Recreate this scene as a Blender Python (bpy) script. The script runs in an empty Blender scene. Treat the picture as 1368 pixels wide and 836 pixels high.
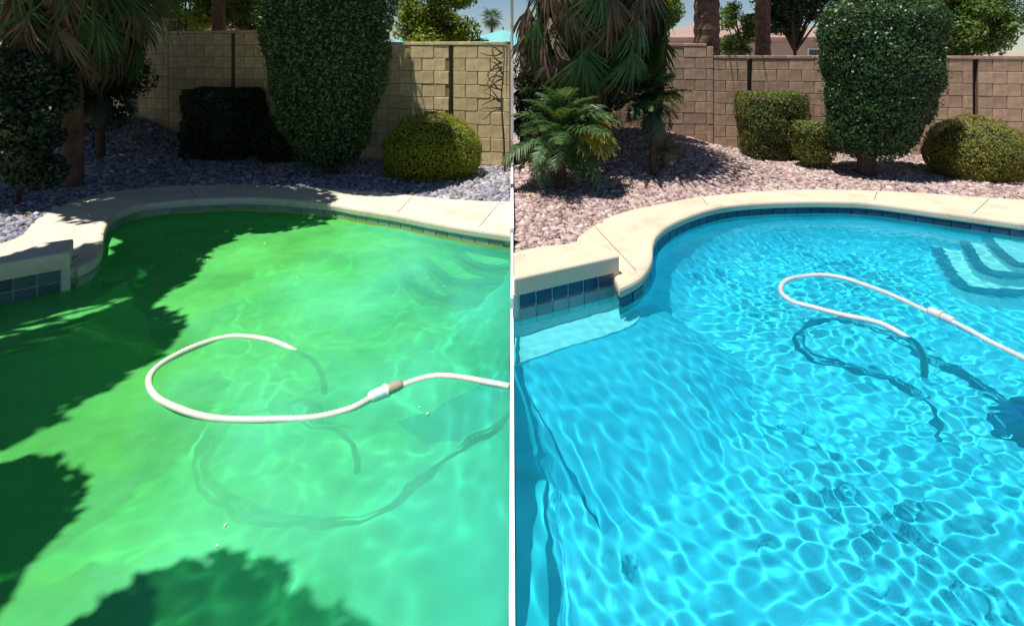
import bpy, bmesh, math, random
import numpy as np
from mathutils import Vector, Matrix
from mathutils.geometry import tessellate_polygon

C = bpy.context
S = C.scene
random.seed(7)
np.random.seed(7)
R = math.radians

# ------------------------------------------------------------------ camera
F, HZ, CX, EYE = 720.0, 70.0, 684.0, 1.7        # lens in photo pixels, horizon row, centre column, eye height
cam = bpy.data.objects.new('camera', bpy.data.cameras.new('camera'))
S.collection.objects.link(cam)
S.camera = cam
cam.location = (0, 0, EYE)
cam.rotation_euler = (math.pi / 2, 0, 0)
cam.data.sensor_width = 36
cam.data.lens = 36 * F / 1368
cam.data.shift_y = -(418 - HZ) / 1368
cam.data.clip_end = 1000

# ------------------------------------------------------------------ sky, sun, exposure
SUN = Vector((-.24, -.15, 1)).normalized()
w = bpy.data.worlds.new('World')
S.world = w
w.use_nodes = True
bg = w.node_tree.nodes['Background']
sky = w.node_tree.nodes.new('ShaderNodeTexSky')
sky.sky_type = 'NISHITA'
sky.sun_disc = False
sky.sun_elevation = math.asin(SUN.z)
sky.sun_rotation = math.atan2(SUN.x, SUN.y)
sky.air_density = 1.0
sky.dust_density = 0
sky.ozone_density = 3
sky.altitude = 1200
w.node_tree.links.new(sky.outputs[0], bg.inputs[0])
bg.inputs[1].default_value = .060
sl = bpy.data.lights.new('sun', 'SUN')
sl.energy = 5.0
sl.angle = R(.5)
sl.color = (1, .95, .87)
sl.cycles.is_caustics_light = True
so = bpy.data.objects.new('sun', sl)
S.collection.objects.link(so)
so.rotation_euler = SUN.to_track_quat('Z', 'Y').to_euler()
S.view_settings.view_transform = 'Standard'
S.view_settings.look = 'None'
S.view_settings.exposure = 0.40
S.cycles.caustics_refractive = True
S.cycles.caustics_reflective = False
S.cycles.use_denoising = True
S.cycles.max_bounces = 10
S.cycles.transparent_max_bounces = 12

WZ = -.155                                        # water level below the pool deck


# ------------------------------------------------------------------ helpers
def P(px, py, z=0.0):
    """ground point (height z) that the photograph shows at px, py"""
    d = F * (EYE - z) / (py - HZ)
    return Vector(((px - CX) * d / F, d, z))


def U(px, py, z):
    """point at height z under the water, seen through the refracting surface"""
    a = P(px, py, WZ)
    v = (a - Vector((0, 0, EYE))).normalized()
    h = math.hypot(v.x, v.y)
    sr = h / 1.333
    t = sr / math.sqrt(1 - sr * sr) * (WZ - z)
    return Vector((a.x + v.x / h * t, a.y + v.y / h * t, z))


def D(px, py, d):
    return Vector(((px - CX) * d / F, d, EYE - (py - HZ) * d / F))


def link(o, parent=None):
    S.collection.objects.link(o)
    if parent is not None:
        o.parent = parent
    return o


def tag(o, label=None, cat=None, group=None, kind=None):
    if label: o['label'] = label
    if cat: o['category'] = cat
    if group: o['group'] = group
    if kind: o['kind'] = kind
    return o


def empty(name, loc, label, cat, group=None):
    o = bpy.data.objects.new(name, None)
    o.location = loc
    o.empty_display_size = .2
    link(o)
    return tag(o, label, cat, group)


def mesh_np(name, V, Fc, m=None, smooth=False, attr=None):
    """V (n,3); Fc (k,3|4) index array or list of tuples"""
    me = bpy.data.meshes.new(name)
    if isinstance(Fc, np.ndarray):
        n, k = Fc.shape
        me.vertices.add(len(V))
        me.vertices.foreach_set('co', np.ascontiguousarray(V, dtype=np.float32).ravel())
        me.loops.add(n * k)
        me.loops.foreach_set('vertex_index', Fc.astype(np.int32).ravel())
        me.polygons.add(n)
        me.polygons.foreach_set('loop_start', np.arange(0, n * k, k, dtype=np.int32))
        me.update(calc_edges=True)
    else:
        me.from_pydata([tuple(v) for v in V], [], [tuple(f) for f in Fc])
    if smooth:
        me.polygons.foreach_set('use_smooth', [True] * len(me.polygons))
    if attr is not None:
        a = me.attributes.new('tint', 'FLOAT', 'POINT')
        a.data.foreach_set('value', np.asarray(attr, dtype=np.float32))
    if m:
        me.materials.append(m)
    me.update()
    return me


def obj(name, V, Fc, m, parent=None, smooth=False, attr=None):
    return link(bpy.data.objects.new(name, mesh_np(name, V, Fc, m, smooth, attr)), parent)


def inst(name, me, parent=None, mat4=None):
    o = link(bpy.data.objects.new(name, me), parent)
    if mat4 is not None:
        o.matrix_basis = mat4
    return o


def boxdata(x0, x1, y0, y1, z0, z1):
    V = [(x, y, z) for x in (x0, x1) for y in (y0, y1) for z in (z0, z1)]
    return V, [(0, 1, 3, 2), (4, 6, 7, 5), (0, 4, 5, 1), (2, 3, 7, 6), (0, 2, 6, 4), (1, 5, 7, 3)]


def bev_box_mesh(name, sx, sy, sz, b, m, seg=1, rnd=0):
    bm = bmesh.new()
    bmesh.ops.create_cube(bm, size=1)
    for v in bm.verts:
        v.co = Vector((v.co.x * sx, v.co.y * sy, v.co.z * sz))
    bmesh.ops.bevel(bm, geom=bm.edges[:], offset=b, segments=seg, affect='EDGES', profile=.6)
    for v in bm.verts:
        v.co += Vector((random.uniform(-rnd, rnd), random.uniform(-rnd, rnd), random.uniform(-rnd, rnd)))
    me = bpy.data.meshes.new(name)
    bm.to_mesh(me)
    bm.free()
    me.materials.append(m)
    return me


def catmull(pts, n=8, closed=False):
    pts = [Vector(p) for p in pts]
    N = len(pts)
    out = []
    rng = range(N) if closed else range(N - 1)
    for i in rng:
        g = (lambda k: pts[k % N]) if closed else (lambda k: pts[max(0, min(N - 1, k))])
        a, b, c, d = g(i - 1), g(i), g(i + 1), g(i + 2)
        for s in range(n):
            t = s / n
            out.append(.5 * ((2 * b) + (c - a) * t + (2 * a - 5 * b + 4 * c - d) * t * t + (3 * b - a - 3 * c + d) * t ** 3))
    if not closed:
        out.append(pts[-1])
    return out


def tube(pts, rad, sides=10, cap=True):
    pts = [Vector(p) for p in pts]
    n = len(pts)
    rad = rad if hasattr(rad, '__len__') else [rad] * n
    V, Fc = [], []
    up = Vector((0, 0, 1))
    pn = None
    for i, p in enumerate(pts):
        t = (pts[min(n - 1, i + 1)] - pts[max(0, i - 1)]).normalized()
        if pn is None:
            pn = t.cross(up if abs(t.z) < .9 else Vector((1, 0, 0))).normalized()
        else:
            pn = (pn - t * pn.dot(t)).normalized()
        b = t.cross(pn)
        for k in range(sides):
            a = 2 * math.pi * k / sides
            V.append(p + (pn * math.cos(a) + b * math.sin(a)) * rad[i])
    for i in range(n - 1):
        for k in range(sides):
            k2 = (k + 1) % sides
            Fc.append((i * sides + k, i * sides + k2, (i + 1) * sides + k2, (i + 1) * sides + k))
    if cap:
        Fc.append(tuple(range(sides))[::-1])
        Fc.append(tuple((n - 1) * sides + k for k in range(sides)))
    return V, Fc


def merge(parts):
    V, Fc = [], []
    for v, f in parts:
        o = len(V)
        V += list(v)
        Fc += [tuple(i + o for i in q) for q in f]
    return V, Fc


def prism(poly, z0, z1):
    """closed prism from a 2-D polygon"""
    n = len(poly)
    V = [(p[0], p[1], z0) for p in poly] + [(p[0], p[1], z1) for p in poly]
    tri = tessellate_polygon([[Vector((p[0], p[1], 0)) for p in poly]])
    area = sum(poly[i][0] * poly[(i + 1) % n][1] - poly[(i + 1) % n][0] * poly[i][1] for i in range(n))
    Fc = []
    for t in tri:
        a, b, c = t
        ar = (poly[b][0] - poly[a][0]) * (poly[c][1] - poly[a][1]) - (poly[c][0] - poly[a][0]) * (poly[b][1] - poly[a][1])
        t = (a, b, c) if ar > 0 else (a, c, b)
        Fc.append(tuple(i + n for i in t))
        Fc.append((t[0], t[2], t[1]))
    for i in range(n):
        j = (i + 1) % n
        Fc.append((i, j, n + j, n + i) if area > 0 else (j, i, n + i, n + j))
    return V, Fc


def inside(poly, X, Y):
    X = np.asarray(X); Y = np.asarray(Y)
    r = np.zeros(X.shape, bool)
    n = len(poly)
    j = n - 1
    for i in range(n):
        xi, yi, xj, yj = poly[i][0], poly[i][1], poly[j][0], poly[j][1]
        c = ((yi > Y) != (yj > Y)) & (X < (xj - xi) * (Y - yi) / ((yj - yi) if yj != yi else 1e-9) + xi)
        r ^= c
        j = i
    return r


def offset(poly, d):
    """shift each point of a closed polygon along its outward normal"""
    n = len(poly)
    area = sum(poly[i][0] * poly[(i + 1) % n][1] - poly[(i + 1) % n][0] * poly[i][1] for i in range(n))
    s = 1 if area > 0 else -1
    out = []
    for i in range(n):
        a, b, c = Vector(poly[i - 1][:2]), Vector(poly[i][:2]), Vector(poly[(i + 1) % n][:2])
        e1 = (b - a).normalized() if (b - a).length > 1e-6 else Vector((0, 0))
        e2 = (c - b).normalized() if (c - b).length > 1e-6 else Vector((0, 0))
        t = e1 + e2
        t = t.normalized() if t.length > 1e-4 else e1
        nn = Vector((t.y, -t.x)) * s
        k = max(.5, nn.dot(Vector((e1.y, -e1.x)) * s))
        p = b + nn * d / k
        out.append((p.x, p.y))
    return out


# ------------------------------------------------------------------ materials
def new_mat(name):
    m = bpy.data.materials.new(name)
    m.use_nodes = True
    nt = m.node_tree
    return m, nt, nt.nodes['Principled BSDF']


def nd(nt, t, **kw):
    n = nt.nodes.new(t)
    for k, v in kw.items():
        setattr(n, k, v)
    return n


def mixc(nt, fac, a, b, mode='MIX'):
    n = nt.nodes.new('ShaderNodeMix')
    n.data_type = 'RGBA'
    n.blend_type = mode
    for sock, val in ((n.inputs[0], fac), (n.inputs[6], a), (n.inputs[7], b)):
        if isinstance(val, (int, float)): sock.default_value = val
        elif isinstance(val, tuple): sock.default_value = (*val, 1)
        else: nt.links.new(val, sock)
    return n.outputs[2]


def noise(nt, scale, detail=4, rough=.55, coord='Object', off=None):
    tc = nt.nodes.new('ShaderNodeTexCoord')
    n = nt.nodes.new('ShaderNodeTexNoise')
    n.inputs['Scale'].default_value = scale
    n.inputs['Detail'].default_value = detail
    n.inputs['Roughness'].default_value = rough
    nt.links.new(tc.outputs[coord], n.inputs['Vector'])
    return n.outputs['Fac']


def ramp(nt, fac, a, b):
    n = nt.nodes.new('ShaderNodeMapRange')
    n.inputs['From Min'].default_value = a
    n.inputs['From Max'].default_value = b
    nt.links.new(fac, n.inputs['Value'])
    return n.outputs[0]


def bump(nt, h, strength, dist, b):
    n = nt.nodes.new('ShaderNodeBump')
    n.inputs['Strength'].default_value = strength
    n.inputs['Distance'].default_value = dist
    nt.links.new(h, n.inputs['Height'])
    nt.links.new(n.outputs[0], b.inputs['Normal'])


def plain(name, c1, c2=None, scale=6, rough=.8, bmp=.0, rnd=.0, bscale=60, metal=0, spec=.5):
    m, nt, b = new_mat(name)
    c2 = c2 or tuple(x * .8 for x in c1)
    col = mixc(nt, ramp(nt, noise(nt, scale), .3, .7), c1, c2)
    if rnd:
        oi = nt.nodes.new('ShaderNodeObjectInfo')
        hv = nt.nodes.new('ShaderNodeHueSaturation')
        mr = nt.nodes.new('ShaderNodeMapRange')
        mr.inputs['To Min'].default_value = 1 - rnd
        mr.inputs['To Max'].default_value = 1 + rnd
        nt.links.new(oi.outputs['Random'], mr.inputs['Value'])
        nt.links.new(mr.outputs[0], hv.inputs['Value'])
        nt.links.new(col, hv.inputs['Color'])
        col = hv.outputs[0]
    nt.links.new(col, b.inputs['Base Color'])
    b.inputs['Roughness'].default_value = rough
    b.inputs['Metallic'].default_value = metal
    b.inputs['Specular IOR Level'].default_value = spec
    if bmp:
        bump(nt, noise(nt, bscale, 6), bmp, .01, b)
    return m


def leafmat(name, ca, cb, rough=.5, trans=.3, spec=.4):
    m, nt, b = new_mat(name)
    at = nd(nt, 'ShaderNodeAttribute', attribute_name='tint')
    col = mixc(nt, at.outputs['Fac'], ca, cb)
    nt.links.new(col, b.inputs['Base Color'])
    b.inputs['Roughness'].default_value = rough
    b.inputs['Specular IOR Level'].default_value = spec
    tr = nt.nodes.new('ShaderNodeBsdfTranslucent')
    br = mixc(nt, .35, col, (.35, .45, .05))
    nt.links.new(br, tr.inputs[0])
    mx = nt.nodes.new('ShaderNodeMixShader')
    mx.inputs[0].default_value = trans
    nt.links.new(b.outputs[0], mx.inputs[1])
    nt.links.new(tr.outputs[0], mx.inputs[2])
    nt.links.new(mx.outputs[0], nt.nodes['Material Output'].inputs[0])
    return m


M = {}
M['deck_l'] = plain('cream_deck', (.70, .62, .49), (.63, .55, .42), 3, .85, .25, bscale=120)
M['deck_r'] = plain('cream_deck_clean', (.66, .54, .41), (.60, .48, .36), 3, .85, .25, bscale=120)
M['block_l'] = plain('yellow_block', (.70, .56, .31), (.58, .46, .25), 9, .95, .5, .13, 50)
M['block_r'] = plain('tan_block', (.46, .32, .22), (.36, .245, .165), 9, .95, .5, .16, 50)
M['mortar_l'] = plain('yellow_mortar', (.26, .20, .12), None, 20, 1, .3)
M['mortar_r'] = plain('tan_mortar', (.20, .13, .10), None, 20, 1, .3)
M['white'] = plain('white_paint', (.80, .80, .78), (.75, .75, .73), 5, .6)
M['tile_l'] = plain('teal_tile', (.09, .17, .17), (.05, .11, .13), 14, .25, 0, .3)
M['tile_r'] = plain('navy_tile', (.02, .045, .11), (.015, .03, .08), 14, .25, 0, .25)
M['tile_rl'] = plain('grey_blue_tile', (.30, .35, .35), (.20, .26, .28), 14, .3, 0, .2)
M['grout'] = plain('pale_grout', (.45, .48, .45), None, 20, .9)
M['grout_r'] = plain('white_grout', (.62, .64, .62), None, 20, .9)
M['grout_dark'] = plain('dark_grout', (.07, .10, .12), None, 20, .9)
M['bark'] = plain('bark', (.10, .065, .045), (.045, .03, .025), 12, .95, .8)
M['palm_bark'] = plain('palm_bark', (.20, .12, .075), (.09, .05, .035), 8, .95, .9, bscale=25)
M['hose'] = plain('hose_plastic', (.66, .65, .58), (.58, .57, .50), 10, .45)
M['hose_r'] = plain('hose_plastic_grey', (.50, .54, .55), (.43, .47, .49), 10, .45)
M['swivel'] = plain('tan_swivel', (.42, .36, .24), (.34, .28, .19), 14, .5)
M['swivel_w'] = plain('white_cuff', (.78, .80, .82), (.66, .72, .78), 14, .4)
M['hedge'] = leafmat('hedge_leaf', (.020, .060, .018), (.065, .135, .040), .42, .18, .5)
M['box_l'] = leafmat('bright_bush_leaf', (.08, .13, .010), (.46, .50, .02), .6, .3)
M['box_r'] = leafmat('olive_bush_leaf', (.09, .11, .018), (.34, .31, .04), .6, .25)
M['box_g'] = leafmat('box_hedge_leaf', (.05, .085, .02), (.22, .23, .04), .6, .2)
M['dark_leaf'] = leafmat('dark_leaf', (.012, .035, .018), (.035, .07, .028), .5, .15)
M['tree_leaf'] = leafmat('tree_leaf', (.05, .11, .025), (.13, .22, .035), .5, .4)
M['lime_leaf'] = leafmat('lime_leaf', (.12, .22, .02), (.30, .36, .04), .5, .45)
M['dry_leaf'] = leafmat('dry_leaf', (.20, .14, .07), (.36, .27, .13), .8, .25)
M['frond_green'] = leafmat('green_frond', (.030, .085, .035), (.08, .16, .045), .45, .25)
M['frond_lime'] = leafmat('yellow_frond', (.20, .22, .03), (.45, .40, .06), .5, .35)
M['frond_dead'] = leafmat('dead_frond', (.085, .055, .040), (.21, .145, .105), .85, .15)
M['core'] = plain('dark_hull', (.012, .018, .010), None, 10, 1)
M['stucco'] = plain('stucco', (.55, .43, .34), (.50, .39, .31), 4, .95, .2)
M['roof'] = plain('roof_tile', (.36, .25, .20), (.27, .18, .15), 5, .9, .4)
M['glass_dark'] = plain('window_glass', (.05, .07, .09), None, 3, .1)
M['turq'] = plain('turquoise_canvas', (.16, .45, .46), (.13, .40, .42), 4, .8)
M['metal'] = plain('grey_metal', (.35, .38, .40), None, 6, .4, metal=.6)
M['tarp'] = plain('grey_blue_tarp', (.22, .28, .38), (.16, .21, .30), 5, .8)


def worn(m, dark, scale=1.6, amt=.5, fine=90):
    """irregular stains and grain over a base colour"""
    nt = m.node_tree
    b = nt.nodes['Principled BSDF']
    src = b.inputs['Base Color'].links[0].from_socket
    a = mixc(nt, ramp(nt, noise(nt, scale, 8, .7), .52, .75), src, dark)
    a = mixc(nt, amt, src, a)
    g = mixc(nt, ramp(nt, noise(nt, fine, 3, .8), .55, .72), a, tuple(x * .7 for x in dark))
    g = mixc(nt, .45, a, g)
    nt.links.new(g, b.inputs['Base Color'])


worn(M['deck_l'], (.34, .30, .22), 2.4, .8, 70)
worn(M['deck_r'], (.36, .27, .19), 2.4, .75, 70)
worn(M['block_l'], (.34, .27, .16), 3, .8, 40)
worn(M['block_r'], (.22, .14, .10), 3, .8, 40)
worn(M['white'], (.5, .5, .46), 3, .4)
worn(M['hose'], (.45, .5, .32), 5, .5, 60)
worn(M['hose_r'], (.33, .36, .34), 5, .5, 60)
worn(M['tile_l'], (.30, .34, .30), 6, .5, 50)
worn(M['tile_r'], (.16, .19, .22), 6, .45, 50)
worn(M['tile_rl'], (.5, .52, .5), 6, .5, 50)


def gravel_mat(name, cols):
    """loose stone ground: cell colour, with fine relief"""
    m, nt, b = new_mat(name)
    tc = nt.nodes.new('ShaderNodeTexCoord')
    v = nt.nodes.new('ShaderNodeTexVoronoi')
    v.inputs['Scale'].default_value = 28
    nt.links.new(tc.outputs['Object'], v.inputs['Vector'])
    sep = nt.nodes.new('ShaderNodeSeparateColor')
    nt.links.new(v.outputs['Color'], sep.inputs[0])
    c = mixc(nt, sep.outputs[0], cols[0], cols[1])
    c = mixc(nt, ramp(nt, sep.outputs[1], .6, 1), c, cols[2])
    nt.links.new(c, b.inputs['Base Color'])
    b.inputs['Roughness'].default_value = .95
    inv = nt.nodes.new('ShaderNodeMath'); inv.operation = 'MULTIPLY'; inv.inputs[1].default_value = -1
    nt.links.new(v.outputs['Distance'], inv.inputs[0])
    bump(nt, inv.outputs[0], .8, .02, b)
    return m


def stone_mat(name, cols):
    m, nt, b = new_mat(name)
    at = nd(nt, 'ShaderNodeAttribute', attribute_name='tint')
    r = nt.nodes.new('ShaderNodeValToRGB')
    e = r.color_ramp.elements
    e[0].color = (*cols[0], 1)
    e[1].color = (*cols[-1], 1)
    for i in range(1, len(cols) - 1):
        x = e.new(i / (len(cols) - 1)); x.color = (*cols[i], 1)
    nt.links.new(at.outputs['Fac'], r.inputs[0])
    c = mixc(nt, ramp(nt, noise(nt, 40), .3, .7), r.outputs[0], (.5, .45, .42), 'MULTIPLY')
    c2 = mixc(nt, .35, r.outputs[0], c)
    nt.links.new(c2, b.inputs['Base Color'])
    b.inputs['Roughness'].default_value = .9
    return m


GL = [(.13, .14, .20), (.22, .23, .32), (.42, .41, .45), (.30, .29, .34), (.66, .63, .62)]
GR = [(.20, .13, .13), (.38, .27, .26), (.54, .41, .38), (.42, .31, .31), (.70, .60, .55)]
M['ground'] = gravel_mat('gravel_ground', [(.24, .19, .18), (.36, .29, .28), (.45, .38, .36)])
M['stone_l'] = stone_mat('blue_grey_stone', GL)
M['stone_r'] = stone_mat('pink_stone', GR)


def shell_mat(name, lo, hi, deep, alg=None):
    m, nt, b = new_mat(name)
    c = mixc(nt, ramp(nt, noise(nt, 2.2, 5), .35, .65), lo, hi)
    if alg:
        tc = nt.nodes.new('ShaderNodeTexCoord')
        sx = nt.nodes.new('ShaderNodeSeparateXYZ')
        nt.links.new(tc.outputs['Object'], sx.inputs[0])
        nz = noise(nt, 1.3, 5)
        add = nt.nodes.new('ShaderNodeMath'); add.operation = 'MULTIPLY_ADD'
        nt.links.new(nz, add.inputs[0]); add.inputs[1].default_value = 2.4
        nt.links.new(sx.outputs[0], add.inputs[2])
        c = mixc(nt, ramp(nt, add.outputs[0], -.9, 1.1), c, alg)
    nt.links.new(c, b.inputs['Base Color'])
    b.inputs['Roughness'].default_value = .8
    return m


M['shell_l'] = shell_mat('algae_plaster', (.50, .86, .34), (.62, .92, .44), None, (.42, .88, .84))
M['shell_r'] = shell_mat('aqua_plaster', (.12, .66, .90), (.20, .73, .93), None)
M['step_l'] = plain('algae_step', (.62, .80, .35), (.50, .72, .35), 3, .8)
M['bench_l'] = plain('cream_bench', (.88, .86, .42), (.80, .82, .38), 3, .8)
M['step_r'] = plain('white_step', (.92, .93, .93), (.84, .89, .92), 3, .8)
M['nosing'] = plain('blue_nosing_tile', (.03, .16, .30), (.02, .12, .24), 12, .4)
M['nosing_l'] = plain('green_nosing_tile', (.05, .32, .26), (.04, .26, .20), 12, .4)


def water_mat(name, tint, murk=None, amount=0.0, murk2=None, tint2=None):
    m = bpy.data.materials.new(name)
    m.use_nodes = True
    nt = m.node_tree
    nt.nodes.clear()
    out = nt.nodes.new('ShaderNodeOutputMaterial')
    g = nt.nodes.new('ShaderNodeBsdfGlass')
    g.inputs['Color'].default_value = (*tint, 1)
    g.inputs['IOR'].default_value = 1.333
    g.inputs['Roughness'].default_value = 0
    if tint2:
        tcx = nt.nodes.new('ShaderNodeTexCoord'); sxx = nt.nodes.new('ShaderNodeSeparateXYZ')
        nt.links.new(tcx.outputs['Object'], sxx.inputs[0])
        nt.links.new(mixc(nt, ramp(nt, sxx.outputs[0], -1.2, -.05), tint, tint2), g.inputs['Color'])
    if not murk:
        nt.links.new(g.outputs[0], out.inputs[0])
        return m
    # diffuse layer: algae cloud in green water, painted haze of scattered light in blue
    d = nt.nodes.new('ShaderNodeBsdfDiffuse')
    tc = nt.nodes.new('ShaderNodeTexCoord')
    sx = nt.nodes.new('ShaderNodeSeparateXYZ')
    nt.links.new(tc.outputs['Object'], sx.inputs[0])
    nz = noise(nt, .9, 6, .6)
    add = nt.nodes.new('ShaderNodeMath'); add.operation = 'MULTIPLY_ADD'
    nt.links.new(nz, add.inputs[0]); add.inputs[1].default_value = 3.0
    nt.links.new(sx.outputs[0], add.inputs[2])
    f = ramp(nt, add.outputs[0], -.6, 1.5)
    nt.links.new(mixc(nt, f, murk, murk2), d.inputs[0])
    mx = nt.nodes.new('ShaderNodeMixShader')
    mr = nt.nodes.new('ShaderNodeMapRange')
    mr.inputs['From Min'].default_value = .3
    mr.inputs['From Max'].default_value = .7
    mr.inputs['To Min'].default_value = amount * .7
    mr.inputs['To Max'].default_value = amount * 1.3
    nt.links.new(noise(nt, 1.7, 6, .6), mr.inputs['Value'])
    # the algae thins out towards the clean side of the pool
    th = nt.nodes.new('ShaderNodeMapRange')
    th.inputs['From Min'].default_value = -1.3
    th.inputs['From Max'].default_value = 0.0
    th.inputs['To Min'].default_value = 1.0
    th.inputs['To Max'].default_value = .42
    if amount < .3: th.inputs['To Max'].default_value = 1.0
    nt.links.new(sx.outputs[0], th.inputs['Value'])
    ml = nt.nodes.new('ShaderNodeMath'); ml.operation = 'MULTIPLY'
    nt.links.new(mr.outputs[0], ml.inputs[0]); nt.links.new(th.outputs[0], ml.inputs[1])
    nt.links.new(ml.outputs[0], mx.inputs[0])
    nt.links.new(g.outputs[0], mx.inputs[1])
    nt.links.new(d.outputs[0], mx.inputs[2])
    nt.links.new(mx.outputs[0], out.inputs[0])
    return m


M['water_r'] = water_mat('blue_water', (.44, .95, .99), (.02, .56, .76), .14, (.02, .58, .78))
M['water_l'] = water_mat('green_water', (.33, .93, .52), (.11, .56, .13), .62, (.10, .62, .46), (.34, .94, .80))

# ------------------------------------------------------------------ outlines (deck level)
def outline(pts, n=6):
    return [(p.x, p.y) for p in catmull([Vector((a[0], a[1], 0)) for a in pts], n)]


def pp(lst):
    return [tuple(P(x, y))[:2] for x, y in lst]


G = .010                                            # half thickness of the dividing wall
# left pool
curveL = outline(pp([(104, 357), (124, 347), (134, 334), (136, 318), (139, 303), (150, 288), (176, 276), (218, 269.5), (274, 265.5),
                     (342, 264), (435, 271), (476, 277.5), (529, 286), (606, 300.5), (684, 312)]))
curveL[-1] = (-G, curveL[-1][1])
BLK_L = [(-4.45, 3.44), (-3.76, 3.96), (-3.44, 4.20)]     # front line of the raised ledge
poolL = [(-G, .9), (-3.6, .9), (-4.25, 1.3), (-4.50, 2.0), (-4.50, 3.50), (-3.46, 4.27)] + curveL
outerL = pp([(3, 325), (31, 313), (47, 295), (78, 276), (109, 266), (150, 256), (199, 251), (249, 248), (342, 247), (389, 249.5),
             (497, 256), (560, 262), (612, 267), (684, 270)])
outerL = outline(outerL, 4)
outerL[-1] = (-G, outerL[-1][1])
deckOutL = [(-G, -4), (-9, -4), (-9, 4.2), (-5.6, 4.5)] + outerL
# right pool
curveR = outline(pp([(829, 382), (856, 367), (869, 346), (871, 325), (879, 310), (902, 294), (948, 277.5), (995, 270.5),
                     (1060, 267.5), (1119, 267.5), (1166, 270), (1244, 280), (1362, 296)]))
BLK_R = [(G, 3.70), (.08, 3.74), (.83, 4.13)]
poolR = [(G, .9), (G, 3.77), (.79, 4.18)] + curveR + [(6.0, 5.2), (6.9, 4.7), (7.4, 3.8), (7.5, 2.2), (6.9, 1.1), (6.2, .9)]
outerR = outline(pp([(684, 338), (724, 329), (766, 325), (775, 315), (808, 293), (839, 282), (877, 274), (933, 263.5), (1026, 255),
                     (1119, 253.5), (1213, 257), (1306, 263.5), (1362, 266.6)]), 4)
outerR[0] = (G, outerR[0][1])
deckOutR = [(G, -4)] + outerR + [(7.4, 6.0), (9, 5.0), (11, 4.6), (11, -4)]


def smooth01(t):
    t = np.clip(t, 0, 1)
    return t * t * (3 - 2 * t)


def terrain(x, y):
    x = np.asarray(x, float); y = np.asarray(y, float)
    l = smooth01((-4.7 - x) / 2.9) * smooth01((y - 6.4) / 3.2) * .62
    r = smooth01((4.1 - x) / 1.9) * smooth01(x / .8) * smooth01((y - 6.6) / 3.0) * .36
    return np.where(x < 0, l, r) - .03


def tz(x, y):
    return float(terrain(x, y))


# ------------------------------------------------------------------ ground sheet with openings for the pools
def build_ground():
    xs = np.concatenate([[-300, -120, -60, -30, -16], np.arange(-10.0, -.001, .1), [0.0], np.arange(.1, 11.01, .1), [16, 30, 60, 120, 300]])
    ys = np.concatenate([[-200, -60, -20, -8], np.arange(-4, 11.01, .1), [14, 20, 30, 60, 120, 400]])
    X, Y = np.meshgrid(xs, ys)
    Z = terrain(X, Y) + .006 * np.sin(X * 7 + 1.3 * np.cos(Y * 5)) * np.sin(Y * 6)
    far = (Y > 11) | (np.abs(X) > 10.9)
    Z = np.where(far, -.05, Z)
    ins = inside(poolL, X, Y) | inside(poolR, X, Y) | ((np.abs(X) < .02) & (Y > .9) & (Y < 5))
    ny, nx = X.shape
    idx = np.arange(nx * ny).reshape(ny, nx)
    anyin = ins[:-1, :-1] | ins[1:, :-1] | ins[:-1, 1:] | ins[1:, 1:]
    q = np.stack([idx[:-1, :-1], idx[:-1, 1:], idx[1:, 1:], idx[1:, :-1]], -1)[~anyin]
    o = obj('ground', np.stack([X.ravel(), Y.ravel(), Z.ravel()], 1), q, M['ground'], None, True)
    tag(o, 'stony ground sheet under the two yards reaching to the horizon', kind='structure')


build_ground()


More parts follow.
